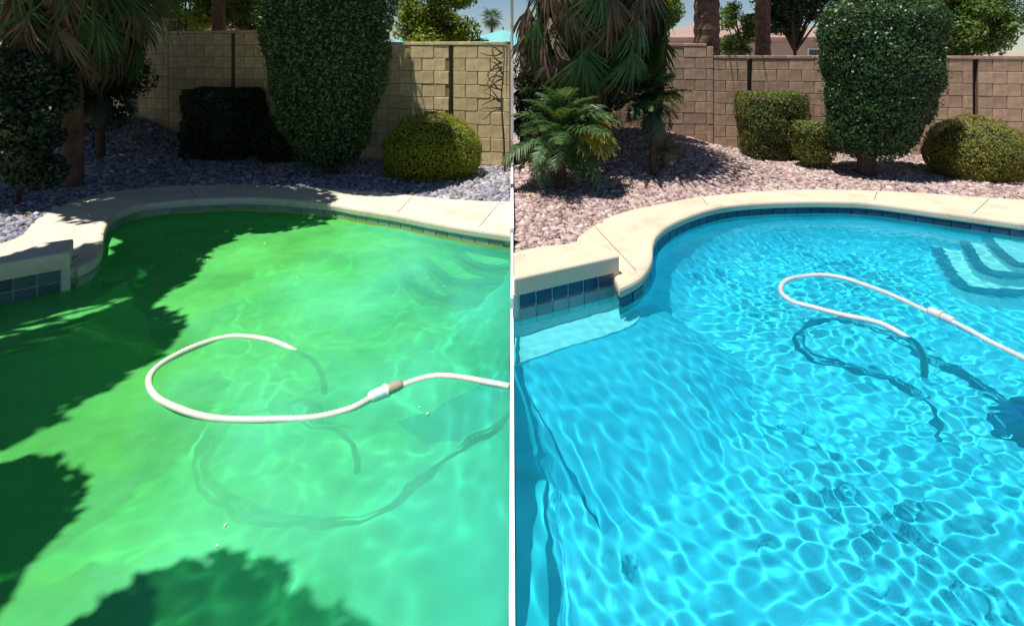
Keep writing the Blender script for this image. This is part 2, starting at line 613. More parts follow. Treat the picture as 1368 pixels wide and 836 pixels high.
# ------------------------------------------------------------------ pool decks
def deck_poly(pool, outer, m, label, side):
    # pool[] vertices with x = +-G lie on the dividing wall: cut the slab there into one simple polygon
    ring = list(pool)
    # order the pool from its far wall point to its near wall point, away from the divider
    on = [i for i, p in enumerate(ring) if abs(p[0]) <= G + 1e-6]
    near = min(on, key=lambda i: ring[i][1]); far = max(on, key=lambda i: ring[i][1])
    n = len(ring)
    path = []
    i = far
    step = 1 if ((far + 1) % n) not in on else -1
    while True:
        path.append(ring[i])
        if i == near: break
        i = (i + step) % n
    outr = list(outer)
    o_near = min(range(len(outr)), key=lambda k: (abs(outr[k][0]) > G + 1e-6, outr[k][1]))
    o_far = max(range(len(outr)), key=lambda k: (abs(outr[k][0]) <= G + 1e-6, outr[k][1]))
    no = len(outr)
    # walk the outer ring from near to far, away from the divider
    st = 1 if ((o_near + 1) % no) != o_far else -1
    opath = []
    k = o_near
    while True:
        opath.append(outr[k])
        if k == o_far: break
        k = (k + st) % no
    # offset rings of the open path
    def off_open(pts, d):
        out = []
        for a in range(len(pts)):
            p0, p1, p2 = Vector(pts[max(0, a - 1)]), Vector(pts[a]), Vector(pts[min(len(pts) - 1, a + 1)])
            e1 = (p1 - p0); e2 = (p2 - p1)
            e1 = e1.normalized() if e1.length > 1e-7 else e2.normalized()
            e2 = e2.normalized() if e2.length > 1e-7 else e1
            t = (e1 + e2).normalized()
            nn = Vector((-t.y, t.x)) * side
            kk = max(.5, nn.dot(Vector((-e1.y, e1.x)) * side))
            q = p1 + nn * d / kk
            if a in (0, len(pts) - 1): q.x = pts[a][0]
            out.append((q.x, q.y))
        return out
    rings = [(.030, 0.0), (.008, -.003), (-.008, -.014), (-.014, -.032), (-.012, -.070), (0, -.088), (.05, -.092)]
    V, Fc, idx = [], [], []
    for d, z in rings:
        idx.append(len(V))
        V += [(p[0], p[1], z) for p in off_open(path, d)]
    L = len(path)
    for r in range(len(rings) - 1):
        a, b = idx[r], idx[r + 1]
        for q in range(L - 1):
            Fc.append((a + q, b + q, b + q + 1, a + q + 1))
    poly = [(p[0], p[1]) for p in off_open(path, rings[0][0])]
    o0 = len(V)
    V += [(p[0], p[1], 0) for p in opath]
    o1 = len(V)
    V += [(p[0], p[1], -.12) for p in opath]
    loop = [Vector((p[0], p[1], 0)) for p in poly + opath]
    gi = list(range(L)) + [o0 + i for i in range(len(opath))]
    for t in tessellate_polygon([loop]):
        g = [gi[i] for i in t]
        a, b, c = [V[i] for i in g]
        if (b[0] - a[0]) * (c[1] - a[1]) - (c[0] - a[0]) * (b[1] - a[1]) < 0:
            g = g[::-1]
        Fc.append(tuple(g))
    for i in range(len(opath) - 1):
        Fc.append((o0 + i + 1, o0 + i, o1 + i, o1 + i + 1))
    o = obj('pool_deck', V, Fc, m)
    me = o.data
    bm = bmesh.new(); bm.from_mesh(me)
    bmesh.ops.recalc_face_normals(bm, faces=bm.faces[:])
    bm.to_mesh(me); bm.free()
    tag(o, label, kind='structure')
    return path


pathL = deck_poly(poolL, deckOutL, M['deck_l'], 'cream deck and rounded coping around the green pool', -1)
pathR = deck_poly(poolR, deckOutR, M['deck_r'], 'cream deck and rounded coping around the blue pool', 1)


def joints(dk, lines):
    for (a, b) in lines:
        A, B = P(*a), P(*b)
        t = (B - A).normalized(); n = Vector((-t.y, t.x, 0)) * .003
        zz = Vector((0, 0, .0022))
        obj('joint', [A - n + zz, A + n + zz, B + n + zz, B - n + zz], [(0, 1, 2, 3)], M['grout_dark'], dk)


joints(bpy.data.objects['pool_deck'], [((531, 284), (552, 261.5)), ((262, 264), (252, 249)), ((640, 303), (668, 270))])
joints(bpy.data.objects['pool_deck.001'], [((946, 275), (938, 264.5)), ((1168, 267), (1172, 256)), ((1300, 285.5), (1322, 265.5)), ((850, 362), (795, 303))])


# ------------------------------------------------------------------ pool shells
def shell(root, poly, m, zf):
    """pool basin; it is open towards the dividing wall, where both floors meet"""
    n = len(poly)
    V, Fc = [], []
    prof = [(.03, -.0895), (.03, -.34)]
    hh, rr = -.34 - zf, .46
    prof += [(.03 - rr * (1 - math.cos(a)), -.34 - hh * math.sin(a)) for a in (R(15), R(35), R(55), R(73), R(90))]
    for off, z in prof:
        pts = offset(poly, off)
        lap = poly[1][0] >= 0 and z <= zf + .001
        V += [((-.03 if lap else q[0]) if abs(q[0]) <= .011 else p[0], p[1], z + (.004 if lap else 0)) for p, q in zip(pts, poly)]
    for k in range(len(prof) - 1):
        for i in range(n):
            j = (i + 1) % n
            if abs(poly[i][0]) <= .011 and abs(poly[j][0]) <= .011: continue
            Fc.append((k * n + i, (k + 1) * n + i, (k + 1) * n + j, k * n + j))
    base = (len(prof) - 1) * n
    for t in tessellate_polygon([[Vector((V[base + i][0], V[base + i][1], 0)) for i in range(n)]]):
        Fc.append(tuple(base + i for i in t))
    o = obj('shell', V, Fc, m, root)
    bm = bmesh.new(); bm.from_mesh(o.data)
    bmesh.ops.recalc_face_normals(bm, faces=bm.faces[:])
    up = sum(1 for f in bm.faces if f.normal.z > .9) - sum(1 for f in bm.faces if f.normal.z < -.9)
    if up < 0:
        bmesh.ops.reverse_faces(bm, faces=bm.faces[:])
    for f in bm.faces: f.smooth = abs(f.normal.z) < .98
    bm.to_mesh(o.data); bm.free()
    o.cycles.is_caustics_receiver = True
    return o


def rec(o):
    o.cycles.is_caustics_receiver = True
    return o


def tiles_along(root, pts, z0, z1, step, m, proud=.006, vis=None, gap=.008):
    """tiles one by one along an open line of points (pool side on the given side)"""
    pts = [Vector((p[0], p[1], 0)) for p in pts]
    seg = [0]
    for a, b in zip(pts, pts[1:]):
        seg.append(seg[-1] + (b - a).length)
    total = seg[-1]
    me = bev_box_mesh('tile', step - gap, .012, abs(z1 - z0) - gap, .0015, m)
    k = 0
    s = step / 2
    def at(s):
        for i in range(len(seg) - 1):
            if seg[i + 1] >= s:
                t = (s - seg[i]) / max(1e-9, seg[i + 1] - seg[i])
                return pts[i].lerp(pts[i + 1], t)
        return pts[-1]
    while s < total - step * .4:
        p = at(s)
        t = (at(min(total, s + .03)) - at(max(0, s - .03))).normalized()
        a = math.atan2(t.y, t.x)
        p.z = (z0 + z1) / 2
        inst('tile', me, root, Matrix.Translation(p) @ Matrix.Rotation(a, 4, 'Z'))
        s += step
        k += 1


def strip_wall(root, name, pts, z0, z1, m, th=.01):
    pts = [Vector((p[0], p[1], 0)) for p in pts]
    V, Fc = [], []
    for p in pts:
        V += [(p.x, p.y, z0), (p.x, p.y, z1)]
    for i in range(len(pts) - 1):
        Fc.append((2 * i, 2 * i + 2, 2 * i + 3, 2 * i + 1))
    return obj(name, V, Fc, m, root)


ZF = -1.22


def step_part(root, name, front, back, z, m, nos=None, nw=.07, flare=0):
    """solid submerged step: front line, then points behind the pool wall"""
    fr = [(p[0], p[1]) for p in catmull([Vector((a[0], a[1], 0)) for a in front], 8)]
    nf = len(fr)
    V, Fc = prism(fr + [tuple(b[:2]) for b in back], ZF - .02, z)
    if flare:
        cx = sum(b[0] for b in back) / len(back); cy = sum(b[1] for b in back) / len(back)
        for i in range(nf):
            t = (Vector(fr[min(nf - 1, i + 1)]) - Vector(fr[max(0, i - 1)])).normalized()
            nn = Vector((-t.y, t.x))
            if nn.dot(Vector((cx, cy)) - Vector(fr[i])) > 0: nn = -nn
            V[i] = (max(V[i][0] + nn.x * flare, .02) if V[i][0] > 0 else min(V[i][0] + nn.x * flare, -.02), V[i][1] + nn.y * flare, V[i][2])
    o = rec(obj(name, V, Fc, m, root))
    if nos:
        # tile trim laid along the edge of the tread
        pts = [Vector((p[0], p[1], 0)) for p in fr]
        V, Fc = [], []
        for i, p in enumerate(pts):
            t = (pts[min(len(pts) - 1, i + 1)] - pts[max(0, i - 1)]).normalized()
            n = Vector((-t.y, t.x, 0))
            c = Vector((sum(b[0] for b in back) / len(back), sum(b[1] for b in back) / len(back), 0))
            if n.dot(c - p) < 0: n = -n
            V += [tuple(p - n * .006 + Vector((0, 0, z - .06))), tuple(p - n * .006 + Vector((0, 0, z + .006))),
                  tuple(p + n * nw + Vector((0, 0, z + .006)))]
        for i in range(len(pts) - 1):
            a, b = 3 * i, 3 * i + 3
            Fc += [(a, b, b + 1, a + 1), (a + 1, b + 1, b + 2, a + 2)]
        rec(obj('nosing_trim', V, Fc, nos, o))
    return o


# ---- green pool
gp = empty('swimming_pool', (-2.2, 3, 0), 'left swimming pool holding murky green algae water', 'pool')
gp.location = (0, 0, 0)
shell(gp, poolL, M['shell_l'], ZF)
step_part(gp, 'step', [U(512, 322, -.95), U(526, 344, -.95), U(545, 373, -.95), U(568, 391, -.95), U(605, 401, -.95), U(645, 402, -.95), (-.02, U(680, 396, -.95).y)],
          [(-.015, 5.6), (-2.2, 7.2)], -.95, M['step_l'], M['nosing_l'])
step_part(gp, 'step', [U(552, 322, -.68), U(566, 346, -.68), U(588, 368, -.68), U(612, 378, -.68), U(640, 379, -.68), (-.02, U(680, 372, -.68).y)],
          [(-.015, 5.7), (-1.9, 7.0)], -.68, M['step_l'], M['nosing_l'])
step_part(gp, 'step', [U(597, 325, -.42), U(612, 340, -.42), U(630, 352, -.42), U(655, 358, -.42), (-.02, U(682, 355, -.42).y)],
          [(-.015, 5.8), (-1.3, 6.8)], -.42, M['step_l'], M['nosing_l'])
step_part(gp, 'bench', [(-4.5, 2.9), U(3, 476, -.40), U(40, 464, -.40), U(80, 451, -.40), U(108, 438, -.40), U(120, 424, -.40), U(112, 410, -.4)],
          [(-3.3, 4.6), (-4.6, 4.2)], -.40, M['bench_l'], flare=.4)

# ---- blue pool
bp = empty('swimming_pool', (0, 0, 0), 'right swimming pool holding clear bright blue water', 'pool')
shell(bp, poolR, M['shell_r'], ZF)
far = [(8.2, 4.6), (7.4, 6.2), (4.4, 7.4)]
step_part(bp, 'step', [U(1236, 305, -.9), U(1245, 327, -.9), U(1256, 352, -.9), U(1271, 375, -.9), U(1292, 386, -.9), U(1325, 392, -.9), U(1362, 393, -.9), U(1450, 391, -.9)],
          [(8.2, 4.2), (7.4, 6.2), (4.0, 7.4)], -.9, M['step_r'], M['nosing'], .10)
step_part(bp, 'step', [U(1274, 307, -.62), U(1284, 327, -.62), U(1299, 351, -.62), U(1321, 364, -.62), U(1362, 369, -.62), U(1440, 366, -.62)],
          [(8.0, 4.6), (7.4, 6.2), (4.4, 7.2)], -.62, M['step_r'], M['nosing'], .09)
step_part(bp, 'step', [U(1308, 309, -.38), U(1320, 325, -.38), U(1338, 342, -.38), U(1362, 354, -.38), U(1430, 357, -.38)],
          [(7.8, 4.9), (7.4, 6.2), (4.8, 7.2)], -.38, M['step_r'], M['nosing'], .08)
step_part(bp, 'bench', [(.012, U(689, 494, -.42).y), U(689, 490, -.42), U(746, 468, -.42), U(800, 451, -.42), U(838, 438, -.42), U(853, 425, -.42), U(850, 405, -.42)],
          [(.9, 4.6), (.012, 4.4)], -.43, M['shell_r'], flare=.8)
bt = [(.012, U(689, 494, -.42).y), U(689, 490, -.42), U(746, 468, -.42), U(800, 451, -.42), U(838, 438, -.42), U(853, 425, -.42), U(850, 405, -.42)]
V, Fc = prism([(p[0], p[1]) for p in catmull([Vector((a[0], a[1], 0)) for a in bt], 8)] + [(.9, 4.6), (.012, 4.4)], -.428, -.405)
rec(obj('bench_tread', V, Fc, M['step_r'], bp))


# smooth cove on the green side, against the bench of the blue pool
V, Fc = [], []
cove = [(-.011, -.30), (-.016, -.45), (-.05, -.62), (-.14, -.82), (-.30, -1.02), (-.52, -1.16), (-.80, ZF + .004), (-.011, ZF + .003)]
ycs = [1.7, 2.1, 2.6, 3.2, 4.0, 5.0]
for yi, y in enumerate(ycs):
    g_ = (0, .25, .7, 1, 1, 1)[yi]
    for x, z in cove:
        V.append((x, y, ZF + .004 + (z - ZF - .004) * g_ if z > ZF + .01 else z))
for a in range(len(ycs) - 1):
    for k in range(len(cove) - 2):
        i0 = a * len(cove) + k
        Fc.append((i0, i0 + 1, i0 + 1 + len(cove), i0 + len(cove)))
rec(obj('cove', V, Fc, M['shell_l'], gp, True))


# ---- waterline tiles and the raised ledges
def near_curve(path, x0, x1):
    return [p for p in path if x0 <= p[0] <= x1]


def tile_band(root, curve, grout, tmat, sgn, stain=None):
    c = [Vector((p[0], p[1])) for p in curve]
    out = []
    for i, p in enumerate(c):
        t = (c[min(len(c) - 1, i + 1)] - c[max(0, i - 1)]).normalized()
        n = Vector((-t.y, t.x)) * sgn
        out.append(p + n * .012)
    strip_wall(root, 'tile_backing', [tuple(p + (p - q) * 0) for p, q in zip(out, out)], -.30, -.0885, grout)
    tin = [tuple(p - (Vector((-(c[min(len(c) - 1, i + 1)] - c[max(0, i - 1)]).y, (c[min(len(c) - 1, i + 1)] - c[max(0, i - 1)]).x)).normalized() * sgn) * .006) for i, p in enumerate(out)]
    tiles_along(root, tin, -.235, -.090, .152, tmat)
    if stain: rec(strip_wall(root, 'algae_line', [tuple(Vector(q) - (Vector(q) - Vector(p)).normalized() * 0 + Vector((0, -.012))) for p, q in zip(tin, tin)], -.30, -.135, stain))


M['tile_pale'] = plain('scaled_tile', (.34, .40, .38), (.20, .28, .28), 10, .4, 0, .25)
M['algae'] = plain('algae_scum', (.45, .48, .06), (.28, .40, .05), 7, .9)
tile_band(gp, curveL, M['grout'], M['tile_pale'], 1, M['algae'])
tile_band(bp, curveR + [(6.0, 5.2), (6.9, 4.7)], M['grout_dark'], M['tile_r'], 1)


def ledge(root, line, back, m, grout, tm_top, tm_low):
    """raised ledge: rounded top slab over a tiled face standing in the water"""
    a, b = Vector((*line[0], 0)), Vector((*line[-1], 0))
    t = (b - a).normalized()
    n = Vector((-t.y, t.x, 0))
    L = (b - a).length
    M4 = Matrix.Translation(a) @ Matrix.Rotation(math.atan2(t.y, t.x), 4, 'Z')
    bm = bmesh.new()
    V, Fc = prism([tuple(line[0]), tuple(line[-1])] + back, .0225, .1475)
    vs = [bm.verts.new(v) for v in V]
    for f in Fc: bm.faces.new([vs[i] for i in f])
    bmesh.ops.dissolve_limit(bm, angle_limit=.02, verts=bm.verts[:], edges=bm.edges[:])
    bmesh.ops.bevel(bm, geom=[e for e in bm.edges if max(v.co.z for v in e.verts) > .1], offset=.016, segments=3, affect='EDGES', profile=.5)
    bmesh.ops.recalc_face_normals(bm, faces=bm.faces[:])
    me = bpy.data.meshes.new('raised_ledge'); bm.to_mesh(me); bm.free(); me.materials.append(m)
    inst('raised_ledge', me, root)
    c0 = [tuple(Vector(line[0]) + Vector((n.x, n.y)) * .02), tuple(Vector(line[-1]) + Vector((n.x, n.y)) * .02 - Vector((t.x, t.y)) * .03)]
    V, Fc = prism(c0 + [(p[0] * .98 + .0, p[1] - .02) for p in back], -.45, .022)
    obj('tile_backing', V, Fc, grout, root)
    V, Fc = boxdata(L - .0495, L + .004, .006, .10, -.5, .0215)
    V = [tuple(M4 @ Vector(v)) for v in V]
    obj('end_pier', V, Fc, m, root)
    s = .135
    for (z1, z0, tm) in ((.020, -.072, tm_top), (-.078, -.168, tm_low), (-.174, -.264, tm_low)):
        me = bev_box_mesh('tile', s - .014, .012, z1 - z0 - .004, .0015, tm)
        x = L - .055 - s / 2
        while x > s / 2:
            inst('tile', me, root, M4 @ Matrix.Translation((x, .015, (z0 + z1) / 2)))
            x -= s


ledge(gp, [(-4.45, 3.44), (-3.44, 4.19)], [(-3.66, 4.50), (-4.72, 3.86)], M['deck_l'], M['grout'], M['tile_l'], M['tile_l'])
ledge(bp, [(G + .004, 3.705), (.825, 4.125)], [(.66, 4.50), (G + .004, 4.16)], M['deck_r'], M['grout_r'], M['tile_r'], M['tile_rl'])


# ------------------------------------------------------------------ water
def waves(X, Y, seed, lams):
    rng = np.random.RandomState(seed)
    Z = np.zeros_like(X)
    # gentle wandering of the ripples so that no train of waves repeats
    WX = X + .10 * np.sin(1.7 * Y + .6 * X + 1) + .05 * np.sin(4.1 * X + 2.2 * Y)
    WY = Y + .10 * np.sin(1.5 * X - .8 * Y + 2) + .05 * np.sin(3.7 * Y - 1.9 * X)
    for lo, hi, cnt, slope in lams:
        for i in range(cnt):
            lam = rng.uniform(lo, hi)
            th = rng.uniform(0, 2 * math.pi)
            k = 2 * math.pi / lam
            Z += slope / k / math.sqrt(cnt) * np.sin(k * (WX * math.cos(th) + WY * math.sin(th)) + rng.uniform(0, 6.28))
    # some stretches are calmer than others
    return Z * (.85 + .3 * np.sin(.9 * X + 1.1 * Y) * np.sin(1.3 * Y - .5 * X + 2))


def water():
    """one sheet: cloudy green on the left of the divider, clear blue on its right"""
    st = .0125
    xs = np.concatenate([np.arange(-4.56, -.001, st), [0.0], np.arange(st, 7.56, st)])
    ys = np.arange(.85, 6.6, st)
    X, Y = np.meshgrid(xs, ys)
    Zr = waves(X, Y, 11, [(.065, .10, 60, .031), (.10, .15, 60, .030), (.3, .8, 16, .026)])
    Zl = waves(X, Y, 23, [(.10, .2, 40, .028), (.2, .5, 40, .060), (.5, 1.1, 14, .04)])
    f = smooth01((X + .06) / .12)
    Z = Zr * f + Zl * (1 - f)
    ins = inside(offset(poolR, .022), X, Y) | inside(offset(poolL, .022), X, Y)
    ny, nx = X.shape
    idx = np.arange(nx * ny).reshape(ny, nx)
    anyin = ins[:-1, :-1] | ins[1:, :-1] | ins[:-1, 1:] | ins[1:, 1:]
    q = np.stack([idx[:-1, :-1], idx[:-1, 1:], idx[1:, 1:], idx[1:, :-1]], -1)[anyin]
    used, inv = np.unique(q.ravel(), return_inverse=True)
    V = np.stack([X.ravel(), Y.ravel(), Z.ravel() + WZ], 1)[used]
    q = inv.reshape(q.shape)
    o = obj('water', V, q, M['water_r'], None, True)
    o.data.materials.append(M['water_l'])
    o.data.polygons.foreach_set('material_index', (V[q].mean(1)[:, 0] < 0).astype(np.int32))
    o.cycles.is_caustics_caster = True
    tag(o, 'pool water, cloudy green left of the white divider and clear rippled blue right of it', kind='structure')


water()

# ------------------------------------------------------------------ divider
dv = empty('dividing_wall', (0, 0, 0), 'thin white dividing wall running between the green and the blue pool', 'divider')
V, Fc = boxdata(-G, G, .85, 5.05, -.195, -.135)
obj('pool_partition', V, Fc, M['white'], dv)
V, Fc = boxdata(-.017, .017, 5.052, 8.05, -.2, .05)
obj('edging', V, Fc, M['white'], dv)
V, Fc = boxdata(-G, G, 3.70, 5.05, -.059, .012)
obj('edging', V, Fc, M['white'], dv)
V, Fc = boxdata(-.022, .022, 7.93, 7.975, .05, 2.75)
V2, F2 = boxdata(-.028, .028, 7.924, 7.981, 2.751, 2.77)
obj('post', *merge([(V, Fc), (V2, F2)]), M['white'], dv)


# ------------------------------------------------------------------ gravel stones (stuff)
def stones(name, m, x0, x1, y0, y1, deckpoly, wall_y, n, seed, label, smin=.012, smax=.046):
    rng = np.random.RandomState(seed)
    X = rng.uniform(x0, x1, n)
    Y = rng.uniform(y0, y1, n)
    keep = (~inside(deckpoly, X, Y)) & (Y < wall_y(X)) & (np.abs(X) < Y * .98 + .3) & (np.abs(X) > .04)
    X, Y = X[keep], Y[keep]
    k = len(X)
    s = rng.uniform(smin, smax, k) * rng.uniform(.7, 1.15, k)
    base = np.array([(x, y, z) for x in (-1, 1) for y in (-1, 1) for z in (-1, 1)], float) * .6
    faces = np.array([(0, 1, 3, 2), (4, 6, 7, 5), (0, 4, 5, 1), (2, 3, 7, 6), (0, 2, 6, 4), (1, 5, 7, 3)])
    sc = np.stack([s * rng.uniform(.7, 1.3, k), s * rng.uniform(.7, 1.3, k), s * rng.uniform(.45, .9, k)], 1)
    P0 = base[None] * (1 + rng.uniform(-.38, .38, (k, 8, 3))) * sc[:, None, :]
    a = rng.uniform(0, 6.28, k)
    b = rng.uniform(-.5, .5, k)
    ca, sa, cb, sb = np.cos(a), np.sin(a), np.cos(b), np.sin(b)
    x = P0[..., 0] * cb[:, None] + P0[..., 2] * sb[:, None]
    z = -P0[..., 0] * sb[:, None] + P0[..., 2] * cb[:, None]
    y = P0[..., 1]
    xr = x * ca[:, None] - y * sa[:, None]
    yr = x * sa[:, None] + y * ca[:, None]
    V = np.stack([xr + X[:, None], yr + Y[:, None], z + (terrain(X, Y) + s * .25)[:, None]], -1).reshape(-1, 3)
    Fc = (faces[None] + (np.arange(k) * 8)[:, None, None]).reshape(-1, 4)
    o = obj(name, V, Fc, m, None, False, np.repeat(rng.uniform(0, 1, k), 8))
    tag(o, label, 'gravel', kind='stuff')


wallL = lambda X: 8.0 - .2817 * X
wallR = lambda X: 10.0 - .13 * X - .0 * X
def wallRy(X):
    return np.where(X < 3.4, 9.72, 9.72 - (X - 3.4) * .235)


stones('gravel', M['stone_l'], -10, 0, 4.3, 10.9, deckOutL, wallL, 62000, 3, 'blue grey and white gravel of the shaded left yard')
stones('gravel', M['stone_r'], 0, 9.5, 4.3, 10.2, deckOutR, wallRy, 62000, 4, 'pinkish gravel of the sunny right yard')
# larger pale rocks strewn on the mounds
# ------------------------------------------------------------------ block walls
def block_wall(name, label, A, B, ztop, zbase, mb, mm, joints=(), th=.19, first_off=0):
    """blocks one by one on a recessed core; joints are gaps (distance along the wall)"""
    A, B = Vector((*A, 0)), Vector((*B, 0))
    t = (B - A).normalized()
    L = (B - A).length
    ang = math.atan2(t.y, t.x)
    root = empty(name, A, label, 'wall')
    root.rotation_euler = (0, 0, ang)
    V, Fc = boxdata(0, L, .012, th - .012, zbase - .1, ztop - .012)
    # core is cut back at each joint so that the gap goes deep
    segs = []
    s = 0
    for j in sorted(joints):
        segs.append((s, j - .035)); s = j + .035
    segs.append((s, L))
    cores = []
    for a, b in segs:
        if b > a: cores.append(boxdata(a, b, .012, th - .012, zbase - .1, ztop - .055))
    cores.append(boxdata(.0, L, .11, th - .03, zbase - .1, ztop - .06))
    obj('mortar_core', *merge(cores), mm, root)
    full = [bev_box_mesh('block', .39, th, .192, .006, mb, 1, .0015) for _ in range(3)]
    cache = {}
    n = int((ztop - zbase) / .2) + 1
    for c in range(n):
        z = ztop - .055 - .1 - c * .2
        off = .2 if (c + first_off) % 2 else 0
        for a, b in segs:
            x = a - off
            while x < b - .02:
                x0, x1 = max(x, a), min(x + .4, b)
                wd = x1 - x0 - .010
                if wd > .05:
                    if abs(wd - .39) < .004: me = random.choice(full)
                    else:
                        key = round(wd, 2)
                        if key not in cache: cache[key] = bev_box_mesh('block', wd, th, .192, .006, mb, 1, .001)
                        me = cache[key]
                    inst('block', me, root, Matrix.Translation(((x0 + x1) / 2, th / 2 + random.uniform(-.003, .003), z)))
                x += .4
    capm = [bev_box_mesh('cap', .396, th + .02, .05, .006, mb, 1, .001) for _ in range(2)]
    x = .2
    while x < L:
        inst('cap', random.choice(capm), root, Matrix.Translation((min(x, L - .2), th / 2, ztop - .026)))
        x += .4
    return root


def lineL(X):
    return 8.0 - .2817 * X


block_wall('block_wall', 'sunlit tan block wall behind the round bush of the left yard', (-2.75, lineL(-2.75)), (-.03, lineL(-.03)), 1.86, -.1,
           M['block_l'], M['mortar_l'], joints=(1.885,))
block_wall('block_wall', 'shaded middle section of the left yard wall behind the dark box hedge', (-6.22, lineL(-6.22)), (-2.752, lineL(-2.752)), 2.08, -.1,
           M['block_l'], M['mortar_l'], joints=(1.42,), first_off=1)
block_wall('block_wall', 'tallest shaded section of the left yard wall beside the small palm', (-9.6, lineL(-9.6)), (-6.222, lineL(-6.222)), 2.32, 0,
           M['block_l'], M['mortar_l'])

RA = (3.62, 9.66)
RB = (9.2, 8.38)
block_wall('block_wall', 'long reddish tan block wall behind the hedges of the right yard', RA, RB, 1.64, -.1, M['block_r'], M['mortar_r'],
           joints=(.60, 4.02), first_off=1)
block_wall('block_wall', 'raised end section of the right yard wall below the palm trunk', (2.3, 9.80), (3.615, 9.661), 1.86, 0, M['block_r'], M['mortar_r'])
block_wall('block_wall', 'dark stretch of block wall behind the hanging palm thatch', (.14, 9.98), (2.295, 9.801), 2.08, 0, M['block_r'], M['mortar_r'], first_off=1)
block_wall('block_wall', 'short return wall from the white post to the back corner', (-.06, 8.25), (-.06, 9.96), 1.80, -.1, M['block_r'], M['mortar_r'])


# ------------------------------------------------------------------ foliage
def leaves(name, C0, N0, size, m, parent=None, asp=.5, spread=.9, seed=0, droop=0.0):
    """many small pointed leaves: C0 centres, N0 facing directions"""
    rng = np.random.RandomState(seed + 100)
    k = len(C0)
    nrm = N0 + rng.normal(0, spread, (k, 3))
    nrm /= np.linalg.norm(nrm, axis=1)[:, None] + 1e-9
    r = rng.normal(0, 1, (k, 3))
    r[:, 2] -= droop
    u = np.cross(nrm, r)
    u = np.cross(u, nrm)
    u /= np.linalg.norm(u, axis=1)[:, None] + 1e-9
    v = np.cross(nrm, u)
    s = size * rng.uniform(.65, 1.3, k)[:, None]
    V = np.stack([C0 - u * s * .5, C0 + v * s * asp * .5 + nrm * s * .08, C0 + u * s * .5 - nrm * s * .1, C0 - v * s * asp * .5 + nrm * s * .08], 1).reshape(-1, 3)
    Fc = np.arange(k * 4).reshape(k, 4)
    return obj(name, V, Fc, m, parent, False, np.repeat(rng.uniform(0, 1, k) ** 1.3, 4))


def lump(p, sc, seed):
    """smooth pseudo noise for lumpy outlines"""
    a = seed * 1.7
    return (np.sin(p[:, 0] * sc + a) * np.cos(p[:, 1] * sc * 1.3 + a * 2) + np.sin(p[:, 2] * sc * 1.1 + a * 3 + p[:, 0] * sc * .6)
            + .5 * np.sin(p[:, 2] * sc * 2.3 + p[:, 1] * sc * 1.9 + a)) / 2.5


